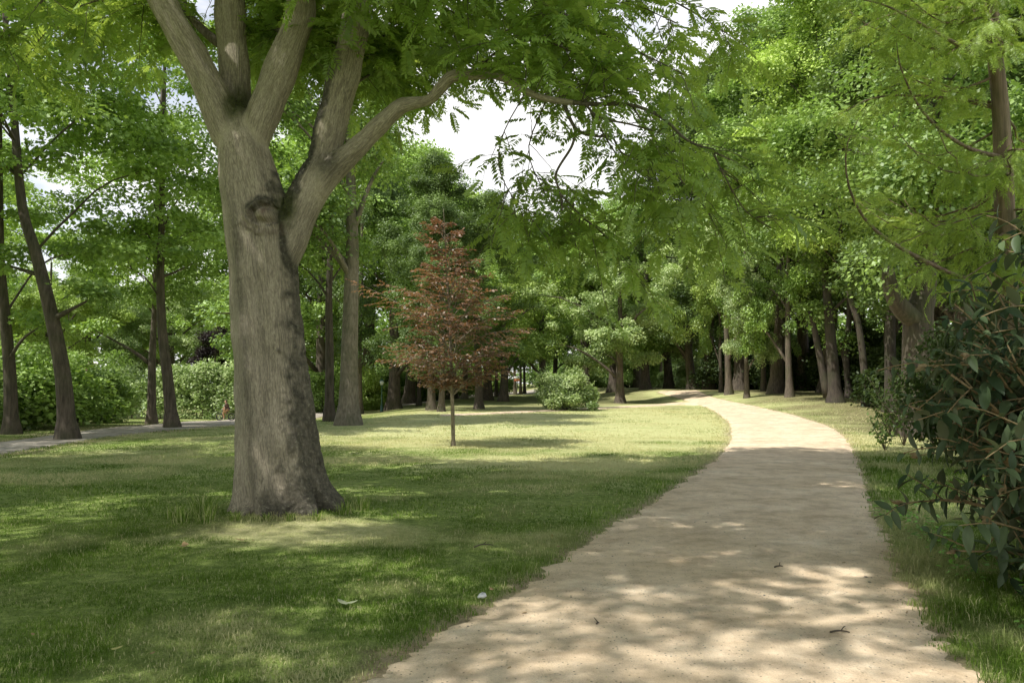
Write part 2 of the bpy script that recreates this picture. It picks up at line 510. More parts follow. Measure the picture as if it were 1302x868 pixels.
M['pinnate'] = leaf_mat('pinnate_leaf', (0.055, 0.10, 0.022), (0.135, 0.20, 0.045), (0.34, 0.44, 0.06), 0.46, objvar=0.0, bright=3.0)
M['frond'] = leaf_mat('feathery_leaf', (0.11, 0.18, 0.02), (0.22, 0.30, 0.05), (0.38, 0.48, 0.07), 0.42, objvar=0.0, bright=1.9)
M['copper'] = leaf_mat('copper_leaf', (0.060, 0.046, 0.022), (0.25, 0.118, 0.056), (0.32, 0.14, 0.05), 0.34, 0.10, objvar=0.0, bright=1.3)
M['purple'] = leaf_mat('purple_leaf', (0.018, 0.014, 0.014), (0.036, 0.026, 0.025), (0.05, 0.03, 0.025), 0.25, 0.02, bright=1.2)
M['viburnum'] = leaf_mat('leathery_leaf', (0.030, 0.060, 0.026), (0.125, 0.175, 0.080), (0.10, 0.17, 0.04), 0.18, 0.03, 0.45, 0.0, under=(0.15, 0.17, 0.11), bright=1.1)
M['shoot'] = simple_mat('tan_shoot', (0.22, 0.15, 0.07), (0.36, 0.28, 0.15), 30)
M['deep'] = leaf_mat('deep_green_leaf', (0.03, 0.06, 0.016), (0.115, 0.165, 0.040), (0.16, 0.26, 0.04), 0.24, 0.04, bright=2.0)
M['shade'] = leaf_mat('shade_toned_leaf', (0.03, 0.055, 0.014), (0.075, 0.11, 0.03), (0.10, 0.16, 0.03), 0.3, 0.02, bright=1.0)  # leaf green darkened so the wood's shade sits in the colour
M['pink'] = leaf_mat('pink_blossom', (0.3, 0.07, 0.12), (0.45, 0.14, 0.2), (0.4, 0.1, 0.15))
M['weed'] = leaf_mat('weed_leaf', (0.06, 0.14, 0.02), (0.14, 0.26, 0.05), (0.2, 0.4, 0.05), objvar=0.0)
M['lawn'] = lawn_mat()
M['gravel'] = gravel_mat('sandy_gravel')
M['asphalt'] = gravel_mat('pale_worn_asphalt', (0.55, 0.62, 0.74))
M['blade'] = blade_mat()


# ------------------------------------------------------------------ paths
def smooth_edge(px, extra_before=None, n=400):
    pts = np.array([G(*p)[:2] for p in px])
    if extra_before is not None: pts = np.vstack([extra_before, pts])
    return spline(pts, n)


# gravel path: left and right edges read off the ground
gl_px = [(470, 868), (640, 767), (745, 690), (830, 640), (890, 600), (922, 572), (931, 550), (924, 533), (905, 520), (888, 513.5), (868, 507), (845, 501), (835, 497)]
gr_px = [(1240, 862), (1180, 790), (1135, 720), (1105, 650), (1094, 600), (1078, 563), (1055, 543), (1010, 528), (965, 518), (925, 510), (905, 505), (893, 500), (885, 496)]
GL = smooth_edge(gl_px, [[-0.95, -3.0], [-0.95, 1.0]]); GR = smooth_edge(gr_px, [[2.3, -3.0], [2.35, 1.0]])
# asphalt walk at the left running away to the far street
al_px = [(-260, 586), (-90, 571), (0, 562), (75, 552), (150, 542.5), (215, 538), (290, 533), (350, 528), (410, 519), (470, 513), (540, 507), (620, 499), (690, 493), (740, 491)]
ar_px = [(-260, 612), (-90, 590), (0, 577), (75, 565), (150, 553), (215, 546.5), (290, 540.5), (350, 536), (410, 529), (470, 520), (540, 512), (620, 503.5), (690, 497.5), (750, 495)]
AL = smooth_edge(al_px); AR = smooth_edge(ar_px)
# narrow cross path that meets the gravel path
cl_px = [(560, 527), (690, 521.5), (780, 517), (850, 512.5), (892, 511)]
cr_px = [(560, 529), (690, 523.3), (780, 519), (850, 515), (890, 515)]
CL = smooth_edge(cl_px); CR = smooth_edge(cr_px)
PATHS = {'gravel': (GL, GR), 'asphalt': (AL, AR), 'cross': (CL, CR)}


def path_sd(xy, which):
    """signed distance to a path's outline (negative inside)"""
    Lp, Rp = PATHS[which]
    poly = np.vstack([Lp[::4], Rp[::-4]])
    out = np.empty(len(xy))
    A = poly; B = np.roll(poly, -1, 0); AB = B - A; ab2 = (AB ** 2).sum(1) + 1e-12
    for s in range(0, len(xy), 4000):
        p = xy[s:s + 4000]
        ap = p[:, None] - A[None]
        t = np.clip((ap * AB).sum(-1) / ab2, 0, 1)
        d = np.sqrt((((ap - t[..., None] * AB) ** 2).sum(-1)).min(1))
        c = ((A[None, :, 1] > p[:, None, 1]) != (B[None, :, 1] > p[:, None, 1]))
        xin = AB[:, 0] * (p[:, None, 1] - A[:, 1]) / np.where(np.abs(AB[:, 1]) < 1e-12, 1e-12, AB[:, 1]) + A[:, 0]
        inside = (c & (p[:, None, 0] < xin)).sum(1) % 2 == 1
        out[s:s + 4000] = np.where(inside, -d, d)
    return out


def path_mesh(name, which, mat, jit, lift):
    Lp, Rp = PATHS[which]
    n = 1500 if which == 'gravel' else 500
    Lp = spline(Lp[::8], n); Rp = spline(Rp[::8], n)
    c = (Lp + Rp) / 2; w = norm(Rp - Lp)
    k = np.linalg.norm(c, axis=1)
    jl = (fbm(Lp * 3.1, 3) - 0.5) * jit + (fbm(Lp * 14, 2) - 0.5) * jit * 0.5
    jr = (fbm(Rp * 3.1 + 40, 3) - 0.5) * jit + (fbm(Rp * 14 + 9, 2) - 0.5) * jit * 0.5
    gw = 0.13 if which == 'gravel' else 0.05
    Lp = Lp + w * (jl[:, None] - gw); Rp = Rp + w * (jr[:, None] + gw)
    s = np.array([0, .015, .03, .05, .08, .15, .3, .5, .7, .85, .92, .95, .97, .985, 1]); m = len(s)
    xy = (Lp[:, None] * (1 - s)[None, :, None] + Rp[:, None] * s[None, :, None]).reshape(-1, 2)
    rim = np.minimum(s, 1 - s); prof = np.tile(0.012 * np.sin(np.pi * s) - 0.045 * (1 - np.clip(rim / 0.06, 0, 1)), n)
    z = terrain(xy[:, 0], xy[:, 1]) + lift + prof + np.repeat(k * 0.0003, m)
    if which == 'gravel':
        z += (fbm(xy * 1.2, 3) - 0.5) * 0.02 + np.tile((rim < 0.09) * 1.0, n) * (fbm(xy * 9, 3) - 0.5) * 0.05
    V = np.c_[xy, z]
    i, j = np.meshgrid(np.arange(n - 1), np.arange(m - 1), indexing='ij')
    a = (i * m + j).ravel()
    o = link(name, make_mesh(name, V, np.c_[a, a + 1, a + m + 1, a + m], mat, True))
    return tag(o, kind='structure')


path_mesh('gravel_path', 'gravel', M['gravel'], 0.28, 0.006)
path_mesh('asphalt_walk', 'asphalt', M['asphalt'], 0.20, 0.010)
path_mesh('cross_path', 'cross', M['gravel'], 0.15, 0.008)

# ------------------------------------------------------------------ ground (one polar sheet to the horizon)
th = np.radians(np.concatenate([np.arange(38, 142, 0.45), np.arange(142, 398, 5.0)]))
rr = np.concatenate([[0.5, 1.0], 1.5 * np.exp(np.linspace(0, math.log(700 / 1.5), 430))])
R_, T_ = np.meshgrid(rr, th, indexing='ij')
gx, gy = (R_ * np.cos(T_)).ravel(), (R_ * np.sin(T_)).ravel()
gxy = np.c_[gx, gy]
sd = np.full(len(gxy), 50.0)
near = np.hypot(gx, gy) < 260
sdg = np.full(len(gxy), 50.0); sda = sdg.copy(); sdc = sdg.copy()
sdg[near] = path_sd(gxy[near], 'gravel'); sda[near] = path_sd(gxy[near], 'asphalt'); sdc[near] = path_sd(gxy[near], 'cross')
sd = np.minimum(np.minimum(sdg, sda), sdc)
rad_ = np.hypot(gx, gy)
gz = terrain(gx, gy) + (fbm(gxy * 0.8, 3) - 0.5) * 0.05 * sstep(0.2, 1.2, sd)
gz -= 0.10 * sstep(0.10, -0.40, sd) * sstep(90, 60, rad_) + 0.02 * (sd < 0) * (rad_ >= 60)
wood_x = gx - np.interp(gy, [0, 20, 30, 45, 60, 100], [6, 9, 11, 15, 17, 16])


def dryness(x, y):
    d = 0.5 + 0.0 * x
    d = d + 0.15 * sstep(17, 22, y) * sstep(70, 45, y) * sstep(-9, -4, x) * sstep(11.5, 8, x)      # parched open lawn
    d = d + 0.30 * np.exp(-(((x - 0.8) / 1.8) ** 2 + ((y - 16.3) / 1.3) ** 2))                      # bare patches near shade edge
    d = d + 0.42 * np.exp(-(((x + 2.2) / 1.0) ** 2 + ((y - 8.6) / 0.7) ** 2))                       # foot of the big tree
    d = d - 0.10 * sstep(16, 12, y)
    d = d + 0.10 * sstep(5, 8, x) * sstep(14, 20, y)
    return d


edge_a = sstep(0.30, -0.05, sdg + (fbm(gxy * 4, 3) - 0.5) * 0.5) * 0.9
edge_b = sstep(1.0, 0.2, sda + (fbm(gxy * 1.2, 3) - 0.5) * 1.2) * 0.75
litter = sstep(-2, 3, wood_x + (fbm(gxy * 0.4, 3) - 0.5) * 5) * sstep(20, 26, gy) * 0.75
litter = np.maximum(litter, 0.5 * sstep(46, 56, gy) * sstep(0.5, 2, sd))
litter = np.maximum(litter, 0.45 * np.exp(-(((gx + 2.9) / 1.2) ** 2 + ((gy - 8.7) / 0.75) ** 2)))
nth = len(th)
i, j = np.meshgrid(np.arange(len(rr) - 1), np.arange(nth), indexing='ij')
a = (i * nth + j).ravel(); b = (i * nth + (j + 1) % nth).ravel()
Vg = np.vstack([np.c_[gx, gy, gz], [0, 0, float(terrain(0, 0))]])
k = np.arange(nth)
Tg = np.c_[k, (k + 1) % nth, np.full(nth, len(gx))]
pad = lambda q: np.r_[q, q[-1]]
ground = link('ground', make_mesh('ground', Vg, [np.c_[a, a + nth, b + nth, b], Tg[:, ::-1]], M['lawn'], True,
              {'dry': pad(dryness(gx, gy)), 'edge': pad(np.clip(edge_a + edge_b, 0, 1)), 'litter': pad(litter)}))
tag(ground, kind='structure')

# ------------------------------------------------------------------ grass blades (stuff)
def blade_field(n, y0, y1, hmin, hmax, w, seed, name, dens_fn=None):
    r = np.random.default_rng(seed)
    y = np.sqrt(r.random(n) * (y1 ** 2 - y0 ** 2) + y0 ** 2)
    x = (r.random(n) * 2 - 1) * 0.80 * y
    xy = np.c_[x, y]
    s = np.minimum(np.minimum(path_sd(xy, 'gravel'), path_sd(xy, 'asphalt')), path_sd(xy, 'cross'))
    jit = (fbm(xy * 3.1, 3) - 0.5) * 0.30 + (fbm(xy * 11, 2) - 0.5) * 0.22
    patch = fbm(xy * 1.1 + 3, 3)
    keep = (s + jit > 0.02) & (r.random(n) < np.clip(0.35 + (s + jit) * 2.0, 0, 1)) & (r.random(n) < 0.35 + patch * 1.1)
    td = np.hypot((x - TREE_XY[0]), (y - TREE_XY[1]))
    keep &= td > 0.55
    bare = np.exp(-(((x + 2.35) / 1.0) ** 2 + ((y - 8.55) / 0.55) ** 2))
    keep &= r.random(n) > np.clip(bare * 1.6, 0, 0.96)
    keep &= r.random(n) > 0.7 * sstep(-2, 3, x - np.interp(y, [0, 20, 30], [6, 9, 11])) * sstep(18, 24, y)
    xy, s, patch = xy[keep], s[keep], patch[keep]; N = len(xy)
    x, y = xy.T
    z = terrain(x, y) - 0.004
    tall = np.clip((fbm(xy * 2.3 + 30, 2) - 0.35) * 2.2, 0, 1)
    h = (hmin + (hmax - hmin) * tall * r.random(N)) * (0.6 + 0.7 * r.random(N))
    edgeg = np.exp(-((s - 0.25) / 0.3) ** 2) * (s < 1)
    h *= 1 + 0.5 * edgeg
    h *= np.where(x > np.interp(y, [0, 8, 20], [2.5, 2.8, 8]), 1.5, 1.0)
    az = r.random(N) * TAU; d = np.c_[np.cos(az), np.sin(az), np.zeros(N)]; side = np.c_[-np.sin(az), np.cos(az), np.zeros(N)]
    lean = r.uniform(0.25, 1.25, N)
    base = np.c_[x, y, z]; up = np.array([0, 0, 1.0])
    m_ = base + d * (h * lean * 0.3)[:, None] + up * (h * 0.62)[:, None]
    tip = base + d * (h * lean)[:, None] + up * (h * (1.0 - 0.3 * lean))[:, None]
    ww = (w * r.uniform(0.6, 1.3, N))[:, None] * side
    V = np.stack([base - ww, base + ww, m_ + ww * 0.8, m_ - ww * 0.8, tip], 1).reshape(-1, 3)
    o = np.arange(N)[:, None] * 5
    dry = np.clip((fbm(xy * 0.6 + 8, 3) * 0.55 + patch * 0.45 + dryness(x, y) - 0.5 - 0.43) * 3.6, 0, 0.9)
    dry = np.clip(dry + (r.random(N) < 0.10) * 0.7, 0, 1)
    tint = np.clip(fbm(xy * 1.7 + 60, 3) * 0.9 - 0.1 + r.normal(0, 0.18, N), 0, 1)
    me = make_mesh(name, V, [np.array([[0, 1, 2, 3]]) + o, np.array([[3, 2, 4]]) + o], M['blade'], False,
                   {'tint': np.repeat(tint, 5), 'dry': np.repeat(dry, 5)})
    ob = link(name, me); return ob


tag(blade_field(300000, 3.3, 9.5, 0.022, 0.065, 0.0024, 1, 'lawn_grass'), 'short mown grass of the shaded lawn and path verge close by', 'grass', kind='stuff')
tag(blade_field(230000, 24, 52, 0.028, 0.05, 0.011, 3, 'lawn_grass'), 'sunlit parched grass of the open lawn', 'grass', kind='stuff')
tag(blade_field(300000, 9.5, 24, 0.03, 0.07, 0.0050, 2, 'lawn_grass'), 'mown grass of the lawn around the big tree and beyond', 'grass', kind='stuff')

# ------------------------------------------------------------------ trees
def crown_points(r, H, h0, R, n_clump, prof='round', ax=1.0, per=8.0):
    """clump centres through the crown volume with an uneven outline"""
    ph = r.random(6) * TAU
    out = []
    n_lobe = max(8, int(n_clump / per))
    while len(out) < n_lobe:
        t = r.random(); a = r.random() * TAU
        if prof == 'round': e = math.sqrt(max(0, 1 - (2 * t - 0.9) ** 2 / 1.25)) if t < 0.98 else 0.1
        elif prof == 'skirt': e = (1 - t) ** 0.55 * min(1, 0.75 + t * 3)
        elif prof == 'tall': e = min(1, 0.6 + t * 1.6) * (1 - max(0, t - 0.55) / 0.45 * 0.75)
        else: e = 1 - t * 0.8
        irr = 1 + 0.2 * math.sin(2 * a + ph[0]) + 0.16 * math.sin(3 * a + ph[1] + 4 * t) + 0.14 * math.sin(9 * t + ph[2] + a)
        rad = R * e * irr * r.random() ** 0.42
        out.append([rad * math.cos(a) * ax, rad * math.sin(a), h0 + (H - h0) * t])
    L_ = np.array(out); ci = r.integers(0, n_lobe, n_clump)
    d = norm(r.normal(size=(n_clump, 3)) + [0, 0, 0.5]); lr = R * (0.27 if per > 3 else 0.2) * (0.7 + 0.6 * r.random(n_lobe))[ci]
    free = r.random(n_clump) < 0.28
    C = L_[ci] + d * (lr * r.random(n_clump) ** 0.35)[:, None] * [1, 1, 0.6]
    k_ = int(free.sum())
    if k_: C[free] = L_[r.integers(0, n_lobe, k_)] * 0.5 + L_[r.integers(0, n_lobe, k_)] * 0.5 + r.normal(0, R * 0.14, (k_, 3))
    C[:, 2] = np.maximum(C[:, 2], h0 * 0.85)
    return C


def leaf_cloud(r, C, n_leaf, crad, flat, size, template, H, h0, upbias=0.9, inner=0.25):
    """leaves in clumps around centres C"""
    N = len(C) * n_leaf
    ci = np.repeat(np.arange(len(C)), n_leaf)
    d = norm(r.normal(size=(N, 3)) + np.array([0, 0, 0.35]))
    cr = crad * (0.65 + 0.7 * r.random(len(C)))[ci]
    rad = cr * (1 - (1 - inner) * r.random(N) ** 2.2) * (1 + 0.35 * r.random(N) ** 3)
    O = C[ci] + d * rad[:, None] * np.array([1, 1, flat])
    axis = C[ci] * np.array([1, 1, 0]); out = norm(axis + 1e-6)
    nrm = norm(d * 0.7 + np.array([0, 0, upbias]) + out * 0.35 + r.normal(0, 0.36, (N, 3)))
    dirv = norm(d * np.array([1, 1, 0.2]) + r.normal(0, 0.6, (N, 3)) + np.array([0, 0, -0.35]))
    X, Y, Z = leaf_frames(dirv, nrm)
    S = size * r.uniform(0.7, 1.25, N)
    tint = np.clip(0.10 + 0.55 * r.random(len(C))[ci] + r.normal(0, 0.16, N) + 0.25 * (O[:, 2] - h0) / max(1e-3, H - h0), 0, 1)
    return scatter(template[0], template[1], O, X, Y, Z, S, tint)


def limb(g, p0, p1, r0, r1, r, n=7, ns=6, sag=0.12, wander=0.06):
    p0, p1 = np.array(p0, float), np.array(p1, float); L = np.linalg.norm(p1 - p0)
    t = np.linspace(0, 1, n)[:, None]
    pts = p0 * (1 - t) + p1 * t + np.array([0, 0, 1]) * (np.sin(np.pi * t) * L * sag) + np.cumsum(r.normal(0, wander * L / n, (n, 3)), 0) * np.sin(np.pi * t)
    V, Q, T = tube(pts, np.linspace(r0, r1, n), ns); g.add(V, Q, T)
    return pts


def trunk_curve(base_r, H, pts=None, r=None, top=0.06, n=22):
    """polyline with radius, flared at the ground"""
    if pts is None:
        a = r.normal(0, 0.018 * H, (5, 2)); a[0] = 0
        pts = np.c_[np.cumsum(a, 0) * 0.6, np.linspace(0, H, 5)]
    c = spline(pts, n)
    # denser near the ground for the flare
    z = np.linspace(0, 1, n)
    rad = base_r * (1 - z * 0.82) + top * 0
    h = np.cumsum(np.r_[0, np.linalg.norm(np.diff(c, axis=0), axis=1)])
    rad = np.maximum(rad, 0.02) * (1 + 0.55 * np.exp(-h / (base_r * 1.2)))
    return c, rad


class Kind:
    """shared trunk and crown meshes of one tree shape"""
    def __init__(self, seed, H, h0, R, tr, leaf, bark='bark', n_clump=60, n_leaf=380, size=0.2, crad=1.0, flat=0.55, prof='round',
                 template=KITE, pts=None, n_limb=14, ax=1.0, name='tree', extra_limbs=(), upbias=0.9, shift=None, per=8.0):
        r = np.random.default_rng(seed)
        self.H, self.tr = H, tr
        g = Geo()
        c, rad = trunk_curve(tr, H * 0.88, pts, r)
        c2 = np.vstack([c[0] - [0, 0, 0.15], c]); rad2 = np.r_[rad[0] * 1.12, rad]
        V, Q, T = tube(c2, rad2, 12, wob=0.05); g.add(V, Q, T)
        C = crown_points(r, H, h0, R, n_clump, prof, ax, per)
        # crown follows the trunk's lean
        zz = np.clip(C[:, 2], c[0, 2], c[-1, 2]); lean = np.c_[np.interp(zz, c[:, 2], c[:, 0]), np.interp(zz, c[:, 2], c[:, 1])]
        Cw = C.copy(); Cw[:, :2] += lean * 0.85
        if shift is not None: Cw[:, :2] += np.array(shift)
        order = r.permutation(len(C))[:n_limb]
        if len(extra_limbs): Cw = np.vstack([Cw] + [np.array([e[-1][:3], (np.array(e[-1][:3]) + e[-2][:3]) / 2 + [0, 0, 0.4]]) for e in extra_limbs])
        C0 = C; C = Cw
        for q in order:
            tgt = Cw[q]; hz = np.clip(tgt[2] - np.hypot(*(tgt[:2] - lean[q])) * r.uniform(0.45, 0.95), h0 * 0.72, H * 0.82)
            k = int(np.argmin(np.abs(c[:, 2] - hz)))
            lr = min(rad[k] * 0.42, 0.16) * (0.7 if per < 3 else 1)
            pts_ = limb(g, c[k], tgt, lr, max(0.012, lr * 0.18), r)
            for _ in range(2):
                m = pts_[r.integers(3, 6)]; other = Cw[np.argsort(np.linalg.norm(Cw - m, axis=1))[r.integers(1, 5)]]
                limb(g, m, other, lr * 0.4, 0.01, r, 5, 5)
        for e in extra_limbs:
            pp = spline(np.array(e), 10); V, Q, T = tube(pp[:, :3], pp[:, 3], 7); g.add(V, Q, T)
        self.trunk = g.mesh(name + '_trunk', M[bark], True)
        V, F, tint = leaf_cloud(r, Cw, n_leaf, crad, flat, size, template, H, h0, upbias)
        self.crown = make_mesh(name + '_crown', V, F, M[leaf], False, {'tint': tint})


def plant(kind, name, label, loc, rz=0.0, s=1.0, group=None, cat='tree', sxy=None):
    sc_ = s if sxy is None else (s * sxy, s * sxy, s)
    t = thing(name, label, cat, loc, rz, group, sc_)
    link('trunk', kind.trunk, t); link('crown', kind.crown, t)
    return t


def px_trunk(pxs, Y, base, top_H, tr):
    """picture polyline at distance Y -> local trunk points, carried on to the tree's top"""
    p = [P(a, b, Y) - base for a, b in pxs]
    p = [np.array([0, 0, 0.0])] + p
    d = norm(p[-1] - p[-2]); d = norm(d * 0.5 + np.array([0, 0, 0.8]))
    n = 3; L = (top_H - p[-1][2]) / d[2]
    for q in range(1, n + 1): p.append(p[-1] + d * L / n)
    return np.array(p)


# --- the group of slim trees by the asphalt walk at the left
def left_tree(seed, px, Y, H, h0, R, tr, pxs, label, extra=(), name='maple_tree', leaf='maple', nc=105, nl=180, size=0.14, shift=None):
    b = gat(px, Y)
    ex = []
    for pts, r0, r1 in extra:
        q = np.array([P(a, bb, Y + dy) - b for a, bb, dy in pts]); ex.append(np.c_[q, np.linspace(r0, r1, len(q))])
    k = Kind(seed, H, h0, R, tr, leaf, 'bark', nc, nl, size, 0.75, 0.36, 'tall', MAPLE if Y < 30 else LEAF, px_trunk(pxs, Y, b, H * 0.9, tr), 13, per=1.8, name=name, extra_limbs=ex, shift=shift)
    return plant(k, name, label, b)


left_tree(101, 18, 25, 17, 5.2, 4.2, 0.20, [(12, 470), (6, 400), (0, 320)], 'slim tree at the edge of the photo in front of the dark shrub',
          [([(10, 460, 0), (30, 430, -0.3), (60, 410, -0.6)], 0.07, 0.012)])
left_tree(102, 89, 23, 17, 4.6, 4.6, 0.235, [(80, 480), (65, 400), (45, 320), (28, 262)], 'leaning brown tree with a low side branch beside the asphalt walk',
          [([(70, 404, 0), (95, 391, -0.2), (125, 375, -0.4)], 0.09, 0.012), ([(52, 350, 0), (25, 342, 0.2), (0, 335, 0.3)], 0.08, 0.012)])
left_tree(103, 195, 31.5, 15, 4.6, 4.2, 0.165, [(193, 470), (194, 440), (196, 400)], 'slender pale tree with a long bare bough reaching over the hedge',
          [([(190, 462, 0), (170, 447, -0.3), (140, 430, -0.5), (118, 418, -0.6)], 0.09, 0.012)], size=0.15)
left_tree(104, 221, 28.5, 17, 5.0, 4.6, 0.205, [(213, 480), (206, 420), (204, 360), (205, 300)], 'brown tree with bent trunk standing closest to the cyclist',
          [([(205, 352, 0), (225, 345, 0.3), (245, 335, 0.5)], 0.06, 0.012)])
# --- the tall pair behind the big tree
def tall_tree(seed, px, Y, H, h0, R, tr, label, bark='bark', leaf='dense', pxs=None, extra=(), nc=70, nl=420, size=0.17, prof='round', shift=None, name='tall_tree'):
    b = gat(px, Y)
    pts = None if pxs is None else px_trunk(pxs, Y, b, H * 0.9, tr)
    ex = []
    for q, r0, r1 in extra:
        q = np.array([P(a_, bb, Y + dy) - b for a_, bb, dy in q]); ex.append(np.c_[q, np.linspace(r0, r1, len(q))])
    k = Kind(seed, H, h0, R, tr, leaf, bark, nc, nl, size, 1.25, 0.5, prof, LEAF, pts, 16, name=name, extra_limbs=ex, shift=shift)
    return plant(k, name, label, b)


tall_tree(110, 444, 30.5, 20, 6.8, 4.3, 0.36, 'straight thick grey trunk behind the big tree, rooted where lawn meets shade', 'bark_pale', 'dense', [(444, 460), (446, 380), (448, 310), (446, 250)],
          [([(440, 335, 0), (425, 320, -0.2), (400, 312, -0.4)], 0.14, 0.03), ([(447, 300, 0), (470, 235, 0), (490, 200, 0.2)], 0.13, 0.03)], nc=80, shift=(-0.6, 0))
tall_tree(111, 420, 34, 17, 6.0, 3.6, 0.20, 'thin dark tree just behind the thick grey trunk', 'bark', 'maple', [(419, 450), (418, 380), (420, 320)], size=0.17)

# --- shared shapes for the trees further off
KC = [Kind(200 + q, 16, 3.0, 6.0, 0.40, lf, 'bark', 230, 240, 0.19, 0.72, 0.6, pr, KITE, None, 12, name='broad_tree')
      for q, (lf, pr) in enumerate([('maple', 'round'), ('pale', 'round'), ('lime', 'round'), ('dense', 'round')])]
KT = [Kind(220 + q, 26, 5.0, 6.5, 0.45, lf, 'bark', 320, 240, 0.21, 0.85, 0.65, 'tall', KITE, None, 14, name='tall_tree')
      for q, lf in enumerate(['deep', 'deep', 'dense'])]
KS = [Kind(240 + q, 11, 2.4, 3.6, 0.20, lf, 'bark_pale', 55, 300, 0.22, 0.95, 0.55, 'round', KITE, None, 10, name='small_tree')
      for q, lf in enumerate(['pale', 'lime'])]


def far_tree(kind, name, label, px, Y, H, rz=None, group=None, width=None, sxy=None):
    b = gat(px, Y); s = H / kind.H
    if width: sxy = width / (kind.tr * 2) / s
    return plant(kind, name, label, b, random.uniform(0, TAU) if rz is None else rz, s, group, sxy=sxy)


# central trees beyond the lawn
far_tree(KC[1], 'chestnut_tree', 'round pale-leaved tree with a forked trunk beside the cross path', 788, 64, 14.5, 1.0)
far_tree(KC[0], 'park_tree', 'dark trunk directly behind the pale forked tree', 779, 92, 21)
far_tree(KC[3], 'park_tree', 'sturdy dark trunk between the pale forked tree and the gravel bend', 820, 88, 20)
far_tree(KS[0], 'park_tree', 'thin distant trunk before the grey shrubs at the end of the path', 839, 115, 15)
far_tree(KT[0], 'park_tree', 'black shaded trunk behind the stem of the copper tree', 549, 48, 15, width=0.48, sxy=None)
far_tree(KT[1], 'park_tree', 'grey trunk touching the copper tree on its lamp side', 561.5, 45, 12.5, width=0.34)
far_tree(KT[0], 'park_tree', 'dark flared trunk in front of the avenue, beside the copper tree', 609, 49, 13, width=0.5)
far_tree(KC[2], 'park_tree', 'broad brown trunk half hidden by the dark flared one', 620, 74, 18)
far_tree(KC[0], 'park_tree', 'leaning trunk near the green lamp post', 501, 62, 19)
far_tree(KT[1], 'park_tree', 'small trunk between the leaning tree and the copper tree', 533, 66, 20, width=0.36)
far_tree(KS[1], 'park_tree', 'slim distant trunk on the sunlit strip behind the copper tree', 591, 82, 17)
far_tree(KT[1], 'park_tree', 'reddish trunk peeping past the thick grey trunk', 458, 56, 21, width=0.45)
for q, (px, Y, H) in enumerate([(631, 93, 19), (644, 99, 20), (655, 108, 21), (662, 114, 22), (667, 121, 23)]):
    far_tree(KT[q % 3], 'avenue_tree', 'slim trunk in the row of trees lining the far street', px, Y, H, group='row of trees along the far street', width=0.42)

# right-hand wood edge, trunks one can tell apart
far_tree(KC[0], 'wood_tree', 'thin trunk where the gravel path disappears', 916, 66, 18, width=0.3)
far_tree(KC[2], 'wood_tree', 'dark trunk with bushy yellow-green crown over the path bend', 926, 62, 19, width=0.5)
far_tree(KC[1], 'wood_tree', 'pale straight young trunk at the wood edge beyond the path', 948.5, 56, 14, width=0.36)
far_tree(KT[1], 'wood_tree', 'dim trunk just past the pale straight young one', 970, 64, 24, width=0.42)
far_tree(KC[3], 'wood_tree', 'dim trunk between the pale young one and the clean brown one', 981.5, 66, 20, width=0.4)
far_tree(KC[0], 'wood_tree', 'single clean brown trunk standing on shaded grass', 1003, 53, 17, width=0.46)


def wood_tree(seed, px, Y, H, h0, R, tr, pxs, label, leaf='dense', extra=(), nc=130, nl=340, size=0.20, name='wood_tree', bark='bark_shade_toned'):
    b = gat(px, Y); ex = []
    for q, r0, r1 in extra:
        q = np.array([P(a_, bb, Y + dy) - b for a_, bb, dy in q]); ex.append(np.c_[q, np.linspace(r0, r1, len(q))])
    k = Kind(seed, H, h0, R, tr, leaf, bark, nc, nl, size, 1.1, 0.6, 'tall', KITE, px_trunk(pxs, Y, b, H * 0.9, tr), 14, name=name, extra_limbs=ex)
    return plant(k, name, label, b)


wood_tree(301, 1061, 47, 25, 7.0, 5.2, 0.37, [(1058, 450), (1054, 400), (1050, 350)], 'stout dark double-stemmed trunk at the middle of the wood edge', 'dense',
          [([(1052, 505, 0.2), (1044, 460, 0.3), (1036, 420, 0.4), (1030, 395, 0.5)], 0.25, 0.14)])
wood_tree(302, 1079, 51, 24, 7.0, 4.8, 0.22, [(1076, 450), (1080, 400), (1078, 340)], 'slim trunk close behind the stout double-stemmed one', 'maple',
          [([(1082, 498, 0.2), (1074, 460, 0.2), (1068, 430, 0.2)], 0.16, 0.1)])
wood_tree(303, 1101, 44, 25, 7.0, 5.0, 0.22, [(1098, 460), (1091, 410), (1078, 365)], 'bent trunk leaning over towards the path at the wood edge', 'lime')
wood_tree(304, 1131, 40, 24, 6.5, 4.5, 0.30, [(1132, 430), (1133, 380)], 'shadowed trunk in the deep shade behind the leathery shrub', 'dense')
wood_tree(305, 1168, 24, 15, 6.4, 4.2, 0.50, [(1168, 410), (1175, 370)], 'massive forked trunk looming behind the leathery shrub', 'dense',
          [([(1172, 410, 0), (1150, 396, -0.2), (1135, 372, -0.4), (1128, 340, -0.6)], 0.36, 0.18)], size=0.16)

